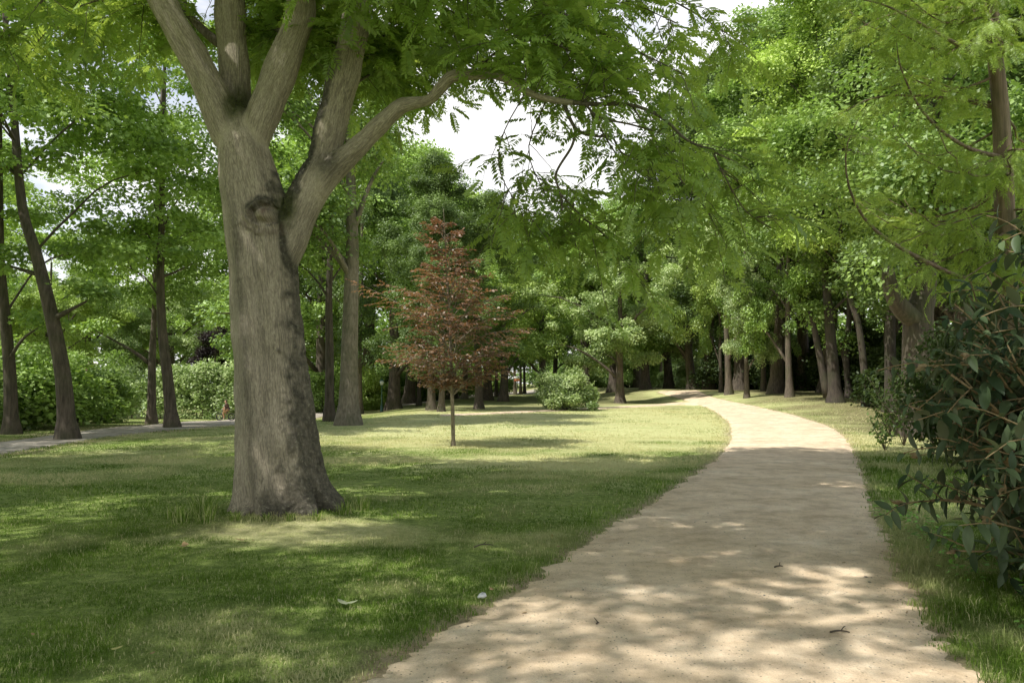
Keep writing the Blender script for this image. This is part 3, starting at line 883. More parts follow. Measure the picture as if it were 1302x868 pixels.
# --- woods that fill the view: dense trees behind
gW = 'trees of the dense wood behind the wood edge'
for q, (px, Y, H, kd) in enumerate([(900, 78, 30, KT[1]), (940, 74, 31, KT[0]), (985, 58, 28, KT[2]), (1020, 66, 31, KT[0]), (1050, 58, 29, KT[2]), (1095, 62, 31, KT[0]),
                                    (1130, 54, 29, KT[1]), (1165, 60, 31, KT[0]), (1200, 48, 27, KT[0]), (1240, 54, 30, KT[1]), (1290, 46, 28, KT[0]), (1350, 42, 27, KT[1]), (1400, 50, 30, KT[0]),
                                    (1225, 34, 24, KT[0]), (1330, 30, 24, KT[0])]):
    far_tree(kd, 'wood_tree', 'tall tree of the dense green wood rising behind the wood edge', px, Y, H, group=gW)
gB = 'trees closing the far side of the lawn'
for q, (px, Y, H, kd) in enumerate([(470, 76, 25, KC[0]), (520, 84, 24, KC[3]), (575, 88, 22, KC[2]), (640, 70, 15.5, KC[2]), (690, 82, 17.5, KC[0]), (705, 118, 24, KT[1]), (745, 96, 21, KC[2]), (765, 124, 27, KT[0]),
                                    (812, 112, 25, KC[3]), (850, 92, 21, KC[2]), (868, 120, 27, KT[0]), (880, 82, 19, KC[1]), (600, 112, 26, KC[3])]):
    far_tree(kd, 'park_tree', 'broad green tree among those closing the far side of the lawn', px, Y, H, group=gB)
gL = 'trees beyond the hedge'
for q, (px, Y, H, kd) in enumerate([(-60, 60, 14, KC[2]), (0, 74, 16, KC[1]), (60, 66, 14, KC[2]), (110, 80, 17, KC[1]), (160, 90, 18, KC[2]), (215, 86, 18, KC[1]), (260, 98, 20, KC[2]), (310, 80, 19, KC[0]), (365, 70, 24, KC[3]), (410, 62, 22, KC[0]), (-120, 48, 18, KC[0])]):
    far_tree(kd, 'park_tree', 'leafy tree showing above and beyond the long hedge', px, Y, H, group=gL)
kp = Kind(260, 12, 2.0, 4.2, 0.3, 'purple', 'bark', 60, 300, 0.26, 1.1, 0.6, 'round', KITE, None, 8, name='purple_tree')
far_tree(kp, 'purple_beech', 'nearly black purple-leaved tree over the hedge behind the cyclist', 277, 64, 6.4)

# --- trees standing outside the frame beside and behind the viewpoint (their shade falls on lawn and path)
KN = Kind(280, 17, 5.0, 5.4, 0.35, 'maple', 'bark', 95, 170, 0.17, 0.8, 0.4, 'round', LEAF, None, 14, per=1.2, name='maple_tree')
gS = 'shade trees standing outside the photo'
for q, (x, y, s) in enumerate([(-6.6, -0.6, 0.9), (-12.5, 3.2, 1.0), (-17.5, 9.5, 1.05), (-22, 17, 1.0), (-11, -5, 1.0), (-3.5, -8, 0.9), (-19, 2, 1.0), (8, -6, 0.9), (-27, 11, 1.0), (-15.2, 14.0, 1.0), (-13.6, 9.6, 0.95)]):
    plant(KN, 'maple_tree', 'leafy maple standing outside the photo, throwing dappled shade', (x, y, float(terrain(x, y))), q * 1.7, s, gS)

# ------------------------------------------------------------------ shrubs
class ShrubKind:
    def __init__(self, seed, leaf, H=2.0, W=1.0, n_clump=50, n_leaf=260, size=0.1, crad=0.4, spiky=0.0, ax=1.0, template=KITE, name='shrub'):
        r = np.random.default_rng(seed); self.H = H
        C = []
        while len(C) < n_clump:
            d = norm(r.normal(size=3)); d[2] = abs(d[2])
            q = d * r.random() ** 0.3 * np.array([W * ax, W, H * 0.9]); q *= 1 + 0.16 * math.sin(5 * d[0] + seed) + 0.12 * math.sin(7 * d[1])
            C.append(q + [0, 0, 0.12 * H])
        C = np.array(C)
        g = Geo()
        for q in C[:18]: limb(g, [q[0] * 0.06, q[1] * 0.06, -0.05], q * 0.95, 0.025, 0.006, r, 5, 5, 0.1)
        self.stem = g.mesh(name + '_stem', M['bark'], True)
        V, F, t = leaf_cloud(r, C, n_leaf, crad, 0.75, size, template, H, 0, 0.6)
        if spiky:
            ns = int(70); S = C[r.integers(0, len(C), ns)]; V2 = [V]; 
            O, D = [], []
            for q in S:
                up = norm(np.array([q[0] * 0.35, q[1] * 0.35, 1.0]) + r.normal(0, 0.25, 3)); L = r.uniform(0.4, 1.0) * spiky
                tt = np.linspace(0, 1, 14)[:, None]; O.append(q + up * tt * (L + crad * 0.6)); D.append(norm(r.normal(size=(14, 3)) + up * 1.2))
            O = np.vstack(O); D = np.vstack(D); X, Y, Z = leaf_frames(D, norm(r.normal(size=O.shape) + [0, 0, 1]))
            Vs, Fs, ts = scatter(template[0], template[1], O, X, Y, Z, size * 0.9 * r.uniform(.7, 1.2, len(O)))
            F = [np.vstack([F[0], Fs[0] + len(V)])]; V = np.vstack([V, Vs]); t = np.r_[t, ts]
        self.fol = make_mesh(name + '_foliage', V, F, M[leaf], False, {'tint': t})


def shrub(kind, name, label, px, Y, H, rz=0, group=None, wx=1.0, cat='shrub', base=None):
    b = gat(px, Y) if base is None else base; s = H / kind.H; wx = wx * (0.72 if 'undergrowth' in name and Y < 28 else 1.0)
    t = thing(name, label, cat, b, rz, group, (s * wx, s * wx, s))
    link('stem', kind.stem, t); link('foliage', kind.fol, t)
    return t


SB = ShrubKind(401, 'pale', 2.3, 1.75, 60, 380, 0.15, 0.45, 0.55, name='bush')
shrub(SB, 'round_bush', 'round grey-green bush with feathery shoots alone on the lawn', 720, 47.5, 2.1)
SD = ShrubKind(402, 'dense', 2.4, 1.9, 60, 420, 0.12, 0.5, 0.2, template=LEAF)
SL = ShrubKind(403, 'lime', 2.4, 1.6, 50, 380, 0.16, 0.5, 0.3)
SM = ShrubKind(404, 'maple', 2.4, 1.9, 60, 380, 0.15, 0.5, 0.3)
SP = ShrubKind(405, 'pale', 2.4, 1.9, 60, 380, 0.17, 0.5, 0.5)
shrub(SM, 'broad_shrub', 'wide shrub, light green on top, behind the two front slim trees', 25, 28.5, 2.6, 0.4, wx=1.25)
shrub(SD, 'broad_shrub', 'dark shrub at the photo edge behind the slimmest front tree', -45, 27, 2.7, 1.4, wx=1.1)
shrub(SD, 'broad_shrub', 'dark rounded shrub between the leaning tree and the gap to the meadow', 100, 33, 2.75, 2.2, wx=0.95)
# the long hedge: one thing, several bulging runs of leaves in one mesh
def hedge(name, label, px0, px1, Y, H, leaf, seed, depth=2.2):
    r = np.random.default_rng(seed); a, b = gat(px0, Y), gat(px1, Y); L = np.linalg.norm(b - a)
    n = int(L * 24)
    t = r.random(n); hh = r.random(n) ** 0.6
    top = H * (0.82 + 0.3 * fbm(np.c_[t * L * 0.5, t * 0 + seed], 3))
    C = a[None] * (1 - t)[:, None] + b[None] * t[:, None]
    C[:, 1] += (r.random(n) - 0.5) * depth * (1 - 0.5 * hh); C[:, 2] += hh * (top - 0.25)
    C -= a
    V, F, tint = leaf_cloud(r, C, 190, 0.50, 0.8, 0.16, KITE, H, 0, 0.6)
    g = Geo()
    for q in range(14): 
        p = C[r.integers(0, n)]; limb(g, [p[0], p[1] * 0.3, -0.1], p, 0.04, 0.01, r, 5, 5)
    o = thing(name, label, 'hedge', a)
    link('stem', g.mesh('hedge_stem', M['bark'], True), o)
    link('foliage', make_mesh('hedge_foliage', V, F, M[leaf], False, {'tint': tint}), o)


hedge('long_hedge', 'long tall hedge, sunlit on top and black below, behind the cyclist', 152, 330, 50, 3.5, 'pale', 411)
hedge('low_hedge', 'dark hedge seen past the thick grey trunk along the asphalt walk', 385, 455, 60, 3.0, 'dense', 412)
shrub(SL, 'bright_shrub', 'bright sunlit yellow-green shrub beside the green lamp post', 468, 66, 2.9, 0.5, wx=0.85)
kpk = ShrubKind(406, 'pink', 2.0, 1.5, 30, 160, 0.14, 0.4)
shrub(kpk, 'flowering_shrub', 'small pink flowering bush in the gap beside the long hedge', 119, 60, 3.3, 0.0, wx=0.6)
shrub(SP, 'grey_shrub', 'silvery shrub at the end of the gravel path, smaller of two', 857, 105, 2.6, 0.3)
shrub(SP, 'grey_shrub', 'big silvery shrub at the end of the gravel path beside the first wood trunks', 898, 92, 4.0, 1.3)
shrub(SP, 'grey_shrub', 'pale low shrub spreading at the foot of the big silvery one', 889, 84, 1.3, 2.3, wx=1.8)
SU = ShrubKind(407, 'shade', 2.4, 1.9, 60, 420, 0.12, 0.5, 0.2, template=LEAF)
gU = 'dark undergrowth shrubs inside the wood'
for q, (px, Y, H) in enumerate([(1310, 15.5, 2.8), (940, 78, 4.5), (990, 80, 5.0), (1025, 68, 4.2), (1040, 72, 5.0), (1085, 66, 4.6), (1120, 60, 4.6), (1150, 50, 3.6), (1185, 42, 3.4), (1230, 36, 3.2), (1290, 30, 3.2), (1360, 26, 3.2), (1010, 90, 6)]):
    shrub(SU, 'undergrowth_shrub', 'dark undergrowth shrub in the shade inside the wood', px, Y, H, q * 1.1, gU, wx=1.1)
gF = 'dark shrubs at the far end of the lawn'
for q, (px, Y, H) in enumerate([(480, 90, 4.0), (505, 96, 4.5), (530, 92, 4.0), (560, 98, 4.5), (590, 110, 4.5), (615, 120, 4.5), (735, 130, 4.5), (755, 112, 4.0), (775, 125, 5.0), (800, 118, 4.5), (822, 126, 5.0), (842, 132, 5.0), (870, 128, 5.0), (700, 150, 5)]):
    shrub(SD, 'boundary_shrub', 'dark shrub closing the far end of the lawn under the trees', px, Y, H, q * 1.3, gF, wx=1.3)


def sapling(px, Y, H, label, n=9, seed=1, leaf='weed', group=None):
    r = np.random.default_rng(seed); b = gat(px, Y); g = Geo(); O, D = [], []
    for q in range(n):
        a = r.random() * TAU; top = np.array([math.cos(a) * H * r.uniform(.1, .45), math.sin(a) * H * r.uniform(.1, .45), H * r.uniform(.55, 1)])
        p = limb(g, [0, 0, -0.02], top, 0.010, 0.004, r, 8, 5, 0.1)
        for m in p[2:]:
            for _ in range(5): O.append(m + r.normal(0, 0.06, 3)); D.append(norm(r.normal(size=3) + [0, 0, -0.1]))
    O, D = np.array(O), np.array(D); X, Y_, Z = leaf_frames(D, norm(r.normal(0, .4, O.shape) + [0, 0, 1]))
    V, F, t = scatter(LEAF[0], LEAF[1], O, X, Y_, Z, 0.11 * r.uniform(.6, 1.3, len(O)))
    o = thing('sapling', label, 'sapling', b, 0, group)
    link('stem', g.mesh('sapling_stem', M['bark'], True), o); link('foliage', make_mesh('sapling_foliage', V, F, M[leaf], False, {'tint': t}), o)


sapling(1122, 19.0, 1.0, 'thin leafy sapling on the verge in front of the wood', 6, 3, 'deep')

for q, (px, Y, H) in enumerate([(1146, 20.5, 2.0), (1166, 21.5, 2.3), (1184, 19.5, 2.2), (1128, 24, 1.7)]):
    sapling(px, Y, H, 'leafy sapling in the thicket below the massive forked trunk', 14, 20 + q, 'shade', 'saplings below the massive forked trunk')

# ------------------------------------------------------------------ leathery viburnum, close at the right
def viburnum():
    r = np.random.default_rng(77); base = np.array([4.9, 6.05, float(terrain(4.9, 6.05))])
    g = Geo(); sh = Geo(); O, D, U, S = [], [], [], []; sO, sD = [], []
    def leafy(pts, size, tip):
        n = len(pts); t, u, v = frames(pts)
        for k in range(1, n):
            ang = (k % 2) * math.pi / 2 + r.normal(0, 0.3)
            for sgn in (-1, 1):
                d = u[k] * math.cos(ang) * sgn + v[k] * math.sin(ang) * sgn
                O.append(pts[k]); D.append(norm(d + t[k] * 0.35 + np.array([0, 0, -0.16]) + r.normal(0, 0.18, 3))); U.append(norm(np.array([0, 0, 1.0]) + t[k] * 0.3 + r.normal(0, 0.25, 3)))
                S.append(size * r.uniform(0.5, 1.25) * (0.75 if k == n - 1 else 1))
        if tip:
            for _ in range(4):
                sO.append(pts[-1]); sD.append(norm(t[-1] * 1.5 + r.normal(0, 0.35, 3)))
    for q in range(200):
        a = r.random() * TAU; spread = r.random() ** 0.6
        top = np.array([math.cos(a) * 1.85 * spread, math.sin(a) * 1.6 * spread, (3.15 - 1.35 * spread ** 2.2) * r.uniform(0.5, 1.0)])
        if q % 3 == 0: top[2] *= r.uniform(0.12, 0.6)
        st = np.array([math.cos(a), math.sin(a), 0]) * 0.2 * r.random()
        p = limb(g, st + [0, 0, -0.05], top, 0.020, 0.007, r, 12, 6, 0.10, 0.10)
        leafy(p[3:], 0.175, q % 3 == 0)
        for k in range(3, 11, 1):
            d = norm(np.array([p[k][0], p[k][1], 0.3]) + r.normal(0, 0.8, 3)); L = r.uniform(0.25, 0.6)
            tw = limb(g, p[k], p[k] + d * L, 0.007, 0.004, r, 6, 5, 0.05)
            leafy(tw[1:], 0.17, r.random() < 0.08)
    O, D, U, S = map(np.array, (O, D, U, S)); X, Y, Z = leaf_frames(D, U)
    ok = (O[:, 2] > 0.06)
    V, F, t = scatter(VIB[0], VIB[1], O[ok], X[ok], Y[ok], Z[ok], S[ok])
    o = thing('leathery_shrub', 'large dark shrub with long drooping leathery leaves beside the gravel path', 'shrub', base)
    link('foliage', make_mesh('viburnum_foliage', V, F, M['viburnum'], True, {'tint': t}), o)
    sO, sD = np.array(sO), np.array(sD); X, Y, Z = leaf_frames(sD, norm(r.normal(size=sD.shape)))
    V, F, t = scatter(VIB[0], VIB[1], sO, X, Y, Z, 0.10 * r.uniform(.6, 1.2, len(sO)))
    g.add(V, F[0], None, t); link('stem', g.mesh('viburnum_stem', M['shoot'], True), o)


viburnum()

# ------------------------------------------------------------------ copper beech on the lawn
def copper_beech():
    r = np.random.default_rng(88); b = gat(577, 20.4); Y0 = 20.4
    pts = np.array([[0, 0, -0.1], [-0.02, 0, 0.8], [-0.06, 0, 1.8], [-0.10, 0.02, 2.9], [-0.18, 0, 4.2], [-0.24, 0, 5.4], [-0.28, 0, 6.1]])
    c = spline(pts, 40); g = Geo(); rad = np.interp(c[:, 2], [0, 0.15, 2, 4, 6.1], [0.075, 0.052, 0.042, 0.024, 0.006])
    V, Q, T = tube(c, rad, 10); g.add(V, Q, T)
    O, D, U = [], [], []
    nb = 94
    for q in range(nb):
        h = 1.3 + (q / nb) ** 1.9 * 4.5; h += r.normal(0, 0.05)
        a = q * 2.4 + r.normal(0, 0.3)
        R = np.interp(h, [1.3, 1.8, 2.3, 2.9, 3.4, 4.0, 4.7, 5.4, 5.9], [1.3, 1.9, 2.2, 2.05, 1.55, 1.1, 0.85, 0.5, 0.2]) * r.uniform(0.42, 1.08) * (1 + 0.14 * math.sin(2 * a + h))
        st = np.array([np.interp(h, c[:, 2], c[:, 0]), 0, h]); rise = R * r.uniform(0.25, 0.75)
        tip = st + np.array([math.cos(a) * R, math.sin(a) * R, rise])
        n = 12; t = np.linspace(0, 1, n)[:, None]
        p = st * (1 - t) + tip * t + np.array([0, 0, 1]) * np.sin(np.pi * t) * 0.12 * R + r.normal(0, 0.015, (n, 3))
        V, Q, T = tube(p, np.linspace(0.014, 0.003, n), 4, False); g.add(V, Q, T)
        od = norm((tip - st) * np.array([1, 1, 0])); sd_ = np.array([-od[1], od[0], 0])
        for k in range(3, n):
            for s in (-1, 1):
                L = R * 0.42 * (1.15 - k / n) * r.uniform(0.6, 1.2) + 0.08
                d = norm(od * 0.75 + sd_ * s * 0.8 + np.array([0, 0, r.normal(0.12, 0.15)]))
                m = max(3, int(L / 0.05)); tt = np.linspace(0.1, 1, m)[:, None]
                tw = p[k] + d * L * tt + np.array([0, 0, -0.12]) * (tt ** 2) * L
                for e, w in enumerate(tw):
                    O.append(w); D.append(norm(d + sd_ * s * (0.8 if e % 2 else -0.6) + np.array([0, 0, -0.25]) + r.normal(0, 0.25, 3))); U.append(norm(np.array([0, 0, 1.0]) + r.normal(0, 0.35, 3)))
    O, D, U = map(np.array, (O, D, U)); X, Y, Z = leaf_frames(D, U)
    rad_ = np.hypot(O[:, 0], O[:, 1])
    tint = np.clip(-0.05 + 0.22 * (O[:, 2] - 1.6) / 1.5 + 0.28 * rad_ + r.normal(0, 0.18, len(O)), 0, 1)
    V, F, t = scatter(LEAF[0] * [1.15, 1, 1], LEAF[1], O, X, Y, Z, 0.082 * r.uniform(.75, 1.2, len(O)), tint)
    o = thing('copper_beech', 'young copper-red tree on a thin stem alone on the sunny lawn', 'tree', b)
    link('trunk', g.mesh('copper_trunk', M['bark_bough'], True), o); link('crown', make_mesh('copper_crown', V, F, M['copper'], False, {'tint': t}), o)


copper_beech()

# ------------------------------------------------------------------ feathery conifer at the right
def feathery_tree():
    r = np.random.default_rng(99); Y0 = 14.5; b = gat(1283, Y0)
    g = Geo()
    pts = np.vstack([[0, 0, -0.1], [P(1283, 480, Y0) - b], [P(1279, 320, Y0) - b], [P(1273, 150, Y0) - b], [P(1262, 40, Y0) - b], [P(1258, -60, Y0) - b], [P(1250, -330, Y0) - b]])
    c = spline(pts, 50); rad = np.interp(c[:, 2], [0, 0.5, 3, 6, 9, 13], [0.30, 0.23, 0.19, 0.15, 0.11, 0.03])
    V, Q, T = tube(c, rad, 14, wob=0.05); g.add(V, Q, T)
    br = []
    def addpx(pp, r0):
        q = np.array([P(a_, bb, Y0 + dy) - b for a_, bb, dy in pp]); q = spline(q, 16)
        V, Q, T = tube(q, np.linspace(r0, 0.006, 16), 6); g.add(V, Q, T); br.append(q)
    addpx([(1270, 75, 0), (1240, 68, -0.5), (1205, 50, -1.0), (1170, 30, -1.4), (1120, 5, -1.8), (1060, -5, -2)], 0.05)
    addpx([(1270, 70, 0), (1285, 55, -0.3), (1302, 10, -0.6)], 0.05)
    addpx([(1275, 200, 0), (1235, 190, -0.5), (1195, 165, -0.9), (1165, 130, -1.2), (1145, 85, -1.5), (1140, 55, -1.7)], 0.045)
    addpx([(1280, 130, 0), (1240, 128, 0.4), (1200, 108, 0.7), (1160, 95, 1.0)], 0.04)
    addpx([(1282, 370, 0), (1220, 352, -0.6), (1150, 318, -1.1), (1105, 285, -1.4), (1080, 240, -1.7), (1076, 190, -1.9), (1092, 150, -2.1)], 0.045)
    addpx([(1275, 140, 0), (1235, 130, 0.2), (1170, 122, 0.2), (1110, 125, 0), (1060, 150, -0.4)], 0.045)
    addpx([(1270, 20, 0), (1200, 10, 0.5), (1130, 20, 0.8), (1075, 45, 1)], 0.045)
    for q in range(34):
        h = r.uniform(4.4, 12.5); a = r.random() * TAU if q > 16 else r.uniform(2.2, 4.4)
        L = np.interp(h, [4, 6, 9, 13], [2.2, 2.7, 2.3, 0.7]) * r.uniform(0.7, 1.1)
        st = np.array([np.interp(h, c[:, 2], c[:, 0]), np.interp(h, c[:, 2], c[:, 1]), h])
        d = np.array([math.cos(a), math.sin(a), 0]); t = np.linspace(0, 1, 12)[:, None]
        p = st + d * L * t + np.array([0, 0, 1]) * (-0.25 * L * np.sin(np.pi * t * 0.8) + 0.25 * L * t ** 2) + r.normal(0, 0.02, (12, 3))
        V, Q, T = tube(p, np.linspace(0.03, 0.005, 12), 5); g.add(V, Q, T); br.append(p)
    for q in range(14):
        h = r.uniform(3.2, 10.5); a = math.radians(-122) + r.normal(0, 0.6); L = r.uniform(1.2, 2.4)
        st = np.array([np.interp(h, c[:, 2], c[:, 0]), np.interp(h, c[:, 2], c[:, 1]), h]); t = np.linspace(0, 1, 10)[:, None]
        p = st + np.array([math.cos(a), math.sin(a), 0]) * L * t + np.array([0, 0, -0.35]) * L * t ** 1.5 + r.normal(0, 0.02, (10, 3))
        V, Q, T = tube(p, np.linspace(0.022, 0.005, 10), 5); g.add(V, Q, T); br.append(p)
    O, D, U = [], [], []
    for p in br:
        n = len(p); L = np.linalg.norm(p[-1] - p[0]); m = int(L * 17)
        for e in range(m):
            f = 0.12 + 0.88 * e / m; k = f * (n - 1); i0 = min(int(k), n - 2); x = p[i0] + (p[i0 + 1] - p[i0]) * (k - i0)
            td = norm(p[i0 + 1] - p[i0]); s = norm(np.cross(td, [0, 0, 1.0]) + 1e-6) * (1 if e % 2 else -1)
            d = norm(td * 0.5 + s * r.uniform(0.5, 1.0) + np.array([0, 0, r.normal(-0.25, 0.25)]))
            tl = r.uniform(0.1, 0.75) * (1.1 - 0.5 * f)
            for q in range(3):
                O.append(x + d * tl * (q / 2.0) + r.normal(0, 0.03, 3) + np.array([0, 0, -0.15]) * (tl * q / 2.0) ** 2)
                D.append(norm(d * 0.7 + np.array([0, 0, -0.30 - 0.2 * r.random()]) + td * 0.3 + r.normal(0, 0.35, 3))); U.append(norm(np.array([0, 0, 1.0]) + r.normal(0, 0.3, 3)))
    O, D, U = map(np.array, (O, D, U)); X, Y, Z = leaf_frames(D, U); half = np.arange(len(O)) % 2
    G_ = Geo()
    ok_ = r.random(len(O)) < 0.62
    for q in (0, 1):
        w = (half == q) & ok_
        V, F, t = scatter(FROND[q][0], FROND[q][1], O[w], X[w], Y[w], Z[w], 0.30 * r.uniform(.7, 1.25, w.sum()), np.clip(r.normal(0.5, 0.22, w.sum()), 0, 1))
        G_.add(V, F[0], None, t)
    o = thing('feathery_conifer', 'soft yellow-green conifer with feathery hanging sprays rising over the leathery shrub', 'tree', b)
    link('trunk', g.mesh('conifer_trunk', M['bark_red'], True), o); link('crown', G_.mesh('conifer_crown', M['frond']), o)


feathery_tree()

# ------------------------------------------------------------------ THE BIG TREE
def big_tree():
    r = np.random.default_rng(123)
    Y0 = 9.75; base = np.array([*(P(362, 650, Y0)[:2]), 0.0]); base[2] = float(terrain(base[0], base[1])) - 0.02
    W = lambda px, py, dy=0.0: P(px, py, Y0 + dy) - base
    ppm = FPX / Y0
    limbs = []          # each: list of (px, py, dy, width px)
    limbs.append([(363, 676, 0, 136), (362, 655, 0, 122), (359, 632, 0, 110), (355, 600, 0, 101), (350, 550, 0, 93), (346, 500, 0, 88), (342, 450, 0, 84), (338, 400, 0, 81), (334, 350, 0, 80), (330, 300, 0, 80), (323, 260, 0, 74), (314, 220, 0, 67), (309, 190, 0, 61), (306, 172, 0.01, 50), (304, 156, 0.03, 40), (303, 142, 0.05, 22)])
    limbs.append([(308, 225, 0.03, 26), (301, 195, 0, 42), (287, 165, -0.02, 48), (270, 122, -0.05, 42), (247, 75, -0.10, 40), (222, 30, -0.15, 38), (204, -5, -0.2, 37), (176, -60, -0.3, 33), (150, -140, -0.4, 28), (120, -260, -0.5, 18)])
    limbs.append([(304, 195, 0.12, 50), (302, 150, 0.22, 45), (299, 100, 0.3, 43), (295, 50, 0.36, 43), (293, 0, 0.42, 43), (290, -70, 0.5, 40), (296, -180, 0.7, 32), (300, -330, 0.9, 20)])
    limbs.append([(312, 232, 0.03, 26), (319, 195, 0.01, 40), (333, 150, 0, 44), (352, 100, 0, 44), (368, 60, 0, 42), (378, 35, 0, 40), (384, 12, 0, 40), (378, -15, 0, 36), (366, -60, 0.0, 34), (372, -160, 0.2, 27), (390, -300, 0.4, 18)])
    limbs.append([(350, 345, 0, 50), (368, 300, 0.02, 52), (386, 258, 0.05, 50), (404, 222, 0.08, 50), (414, 190, 0.10, 44), (426, 140, 0.12, 42), (438, 92, 0.14, 42), (450, 40, 0.16, 40), (458, 0, 0.18, 38), (470, -70, 0.25, 34), (500, -170, 0.4, 26), (530, -300, 0.5, 16)])
    limbs.append([(380, 290, 0.06, 16), (396, 252, 0.05, 34), (422, 216, -0.02, 37), (450, 190, -0.08, 29), (485, 157, -0.16, 24), (508, 136, -0.22, 22), (525, 131, -0.27, 19), (545, 127, -0.32, 16), (560, 112, -0.38, 15), (575, 97, -0.42, 13.5), (603, 94, -0.5, 12.5), (632, 96, -0.6, 11), (669, 116, -0.7, 10.5), (695, 126, -0.8, 9), (745, 132, -0.95, 6), (803, 134, -1.1, 4.6), (842, 150, -1.2, 4), (872, 177, -1.3, 3.4), (905, 192, -1.4, 3), (950, 214, -1.5, 2)])
    # extra limbs
    limbs.append([(285, 60, 0.3, 16), (262, 42, 0.45, 14), (240, 18, 0.6, 12), (225, -15, 0.8, 10)])
    limbs.append([(372, 58, 0.1, 12), (352, 36, 0.6, 11), (330, 38, 0.9, 10), (305, 48, 1.2, 8)])
    limbs.append([(440, 60, 0.3, 12), (410, 56, 0.9, 10), (385, 60, 1.4, 9)])
    limbs.append([(715, 128, -0.82, 6), (732, 163, -0.85, 4.5), (757, 173, -0.9, 3.6), (778, 175, -0.95, 3), (792, 195, -1.0, 2.4), (830, 210, -1.1, 2)])
    limbs.append([(732, 163, -0.85, 4), (727, 186, -0.85, 3.6), (707, 221, -0.8, 3.2), (713, 247, -0.8, 2.6), (715, 268, -0.8, 2)])
    limbs.append([(744, 132, -0.95, 4), (761, 149, -1.1, 3), (800, 158, -1.3, 2.5), (830, 166, -1.4, 2)])
    tubesV, tubesQ = Geo(), []
    cen = []
    for li, l in enumerate(limbs):
        a = np.array([[*W(x, y, dy), w / 2 / ppm * (1.0 if li == 0 else 0.89)] for x, y, dy, w in l])
        a = spline(a, 10 * len(a)); cen.append(a)
    # ---- trunk and thick limbs joined into one skin
    thick = [0, 1, 2, 3, 4, 5]
    g = Geo()
    for li in thick:
        a = cen[li]
        a = a[a[:, 3] > 0.028] if li else a
        ns = 40 if li == 0 else 24
        t, u, v = frames(a[:, :3]); th_ = np.arange(ns) * TAU / ns
        R = a[:, 3:4] * np.ones((1, ns))
        if li == 0:
            z = a[:, 2:3]
            R = R * (1 + 0.030 * np.sin(2 * th_ + 0.6)[None] + 0.045 * np.sin(6 * th_ + 0.35 * z) + 0.02 * np.sin(3 * th_ + 2 - 0.4 * z))
            fl = np.exp(-np.maximum(z, 0) / 0.22); R = R * (1 + 0.15 * fl * np.sin(7 * th_ + 1.0) + 0.08 * fl * np.sin(4 * th_))
        else:
            R = (R + 0.005) * (1 + 0.035 * np.sin(3 * th_ + a[:, 2:3] * 1.5) + 0.03 * np.sin(a[:, 2:3] * 9 + li))
        V = a[:, None, :3] + R[..., None] * (np.cos(th_)[None, :, None] * u[:, None] + np.sin(th_)[None, :, None] * v[:, None])
        n = len(a); i_, j_ = np.meshgrid(np.arange(n - 1), np.arange(ns), indexing='ij'); aa = i_ * ns + j_; bb = i_ * ns + (j_ + 1) % ns
        V = np.vstack([V.reshape(-1, 3), a[0, :3], a[-1, :3]]); kk = np.arange(ns); k2 = (kk + 1) % ns
        T = np.vstack([np.c_[k2, kk, np.full(ns, n * ns)], np.c_[(n - 1) * ns + kk, (n - 1) * ns + k2, np.full(ns, n * ns + 1)]])
        g.add(V, np.stack([aa, bb, bb + ns, aa + ns], -1).reshape(-1, 4), T)
    for a_, L_r, r_r in ((-2.9, .62, .10), (-2.2, .66, .09), (-1.45, .60, .10), (-0.8, .70, .10), (-0.15, .78, .12), (0.8, .6, .1), (2.2, .6, .1)):
        tt = np.linspace(0, 1, 12)[:, None]; dv_ = np.array([math.cos(a_), math.sin(a_), 0])
        q = dv_ * (0.30 + 0.58 * L_r * tt) + np.array([0, 0, 1]) * (0.28 * (1 - tt) ** 1.8 - 0.07 * tt) + np.array([-dv_[1], dv_[0], 0]) * np.sin(tt * 4 + a_) * 0.05
        V, Q, T = tube(q, np.linspace(r_r * 1.3, 0.03, 12), 14); g.add(V, Q, T)
    me = g.mesh('raw', None); ob = bpy.data.objects.new('raw', me); COL.objects.link(ob)
    md = ob.modifiers.new('r', 'REMESH'); md.mode = 'VOXEL'; md.voxel_size = 0.0155
    ms = ob.modifiers.new('s', 'SMOOTH'); ms.factor = 0.5; ms.iterations = 14
    dg = bpy.context.evaluated_depsgraph_get()
    sk = bpy.data.meshes.new_from_object(ob.evaluated_get(dg), depsgraph=dg)
    bpy.data.objects.remove(ob)
    n = len(sk.vertices); co = np.empty(n * 3, np.float32); sk.vertices.foreach_get('co', co); co = co.reshape(-1, 3).astype(float)
    nr = np.empty(n * 3, np.float32); sk.vertices.foreach_get('normal', nr); nr = nr.reshape(-1, 3).astype(float)
    # limb-following coordinates for the bark
    dist_to = {}; best = np.full(n, 1e9); bco = np.zeros((n, 3)); lid = np.zeros(n, int)
    for li in thick:
        dist_to[li] = np.zeros(n)
        a = cen[li]; t, u, v = frames(a[:, :3]); s = np.cumsum(np.r_[0, np.linalg.norm(np.diff(a[:, :3], axis=0), axis=1)])
        for st in range(0, n, 20000):
            q = co[st:st + 20000]; d = np.linalg.norm(q[:, None] - a[None, :, :3], axis=2); k = d.argmin(1)
            dd = d[np.arange(len(q)), k] - a[k, 3] + (0.05 * np.exp(-s[k] / 0.45) if li == 5 else 0)
            dist_to[li][st:st + 20000] = dd
            dv = q - a[k, :3]; rel = np.c_[(dv * u[k]).sum(1), (dv * v[k]).sum(1), s[k] + (dv * t[k]).sum(1)]
            up = dd < best[st:st + 20000]
            best[st:st + 20000][up] = dd[up]; bco[st:st + 20000][up] = rel[up] + [li * 7.3, li * 3.1, 0]; lid[st:st + 20000][up] = li
    dm = np.sort(np.stack([dist_to[q] for q in thick]), axis=0); tie = np.exp(-((dm[1] - dm[0]) / 0.05) ** 2)
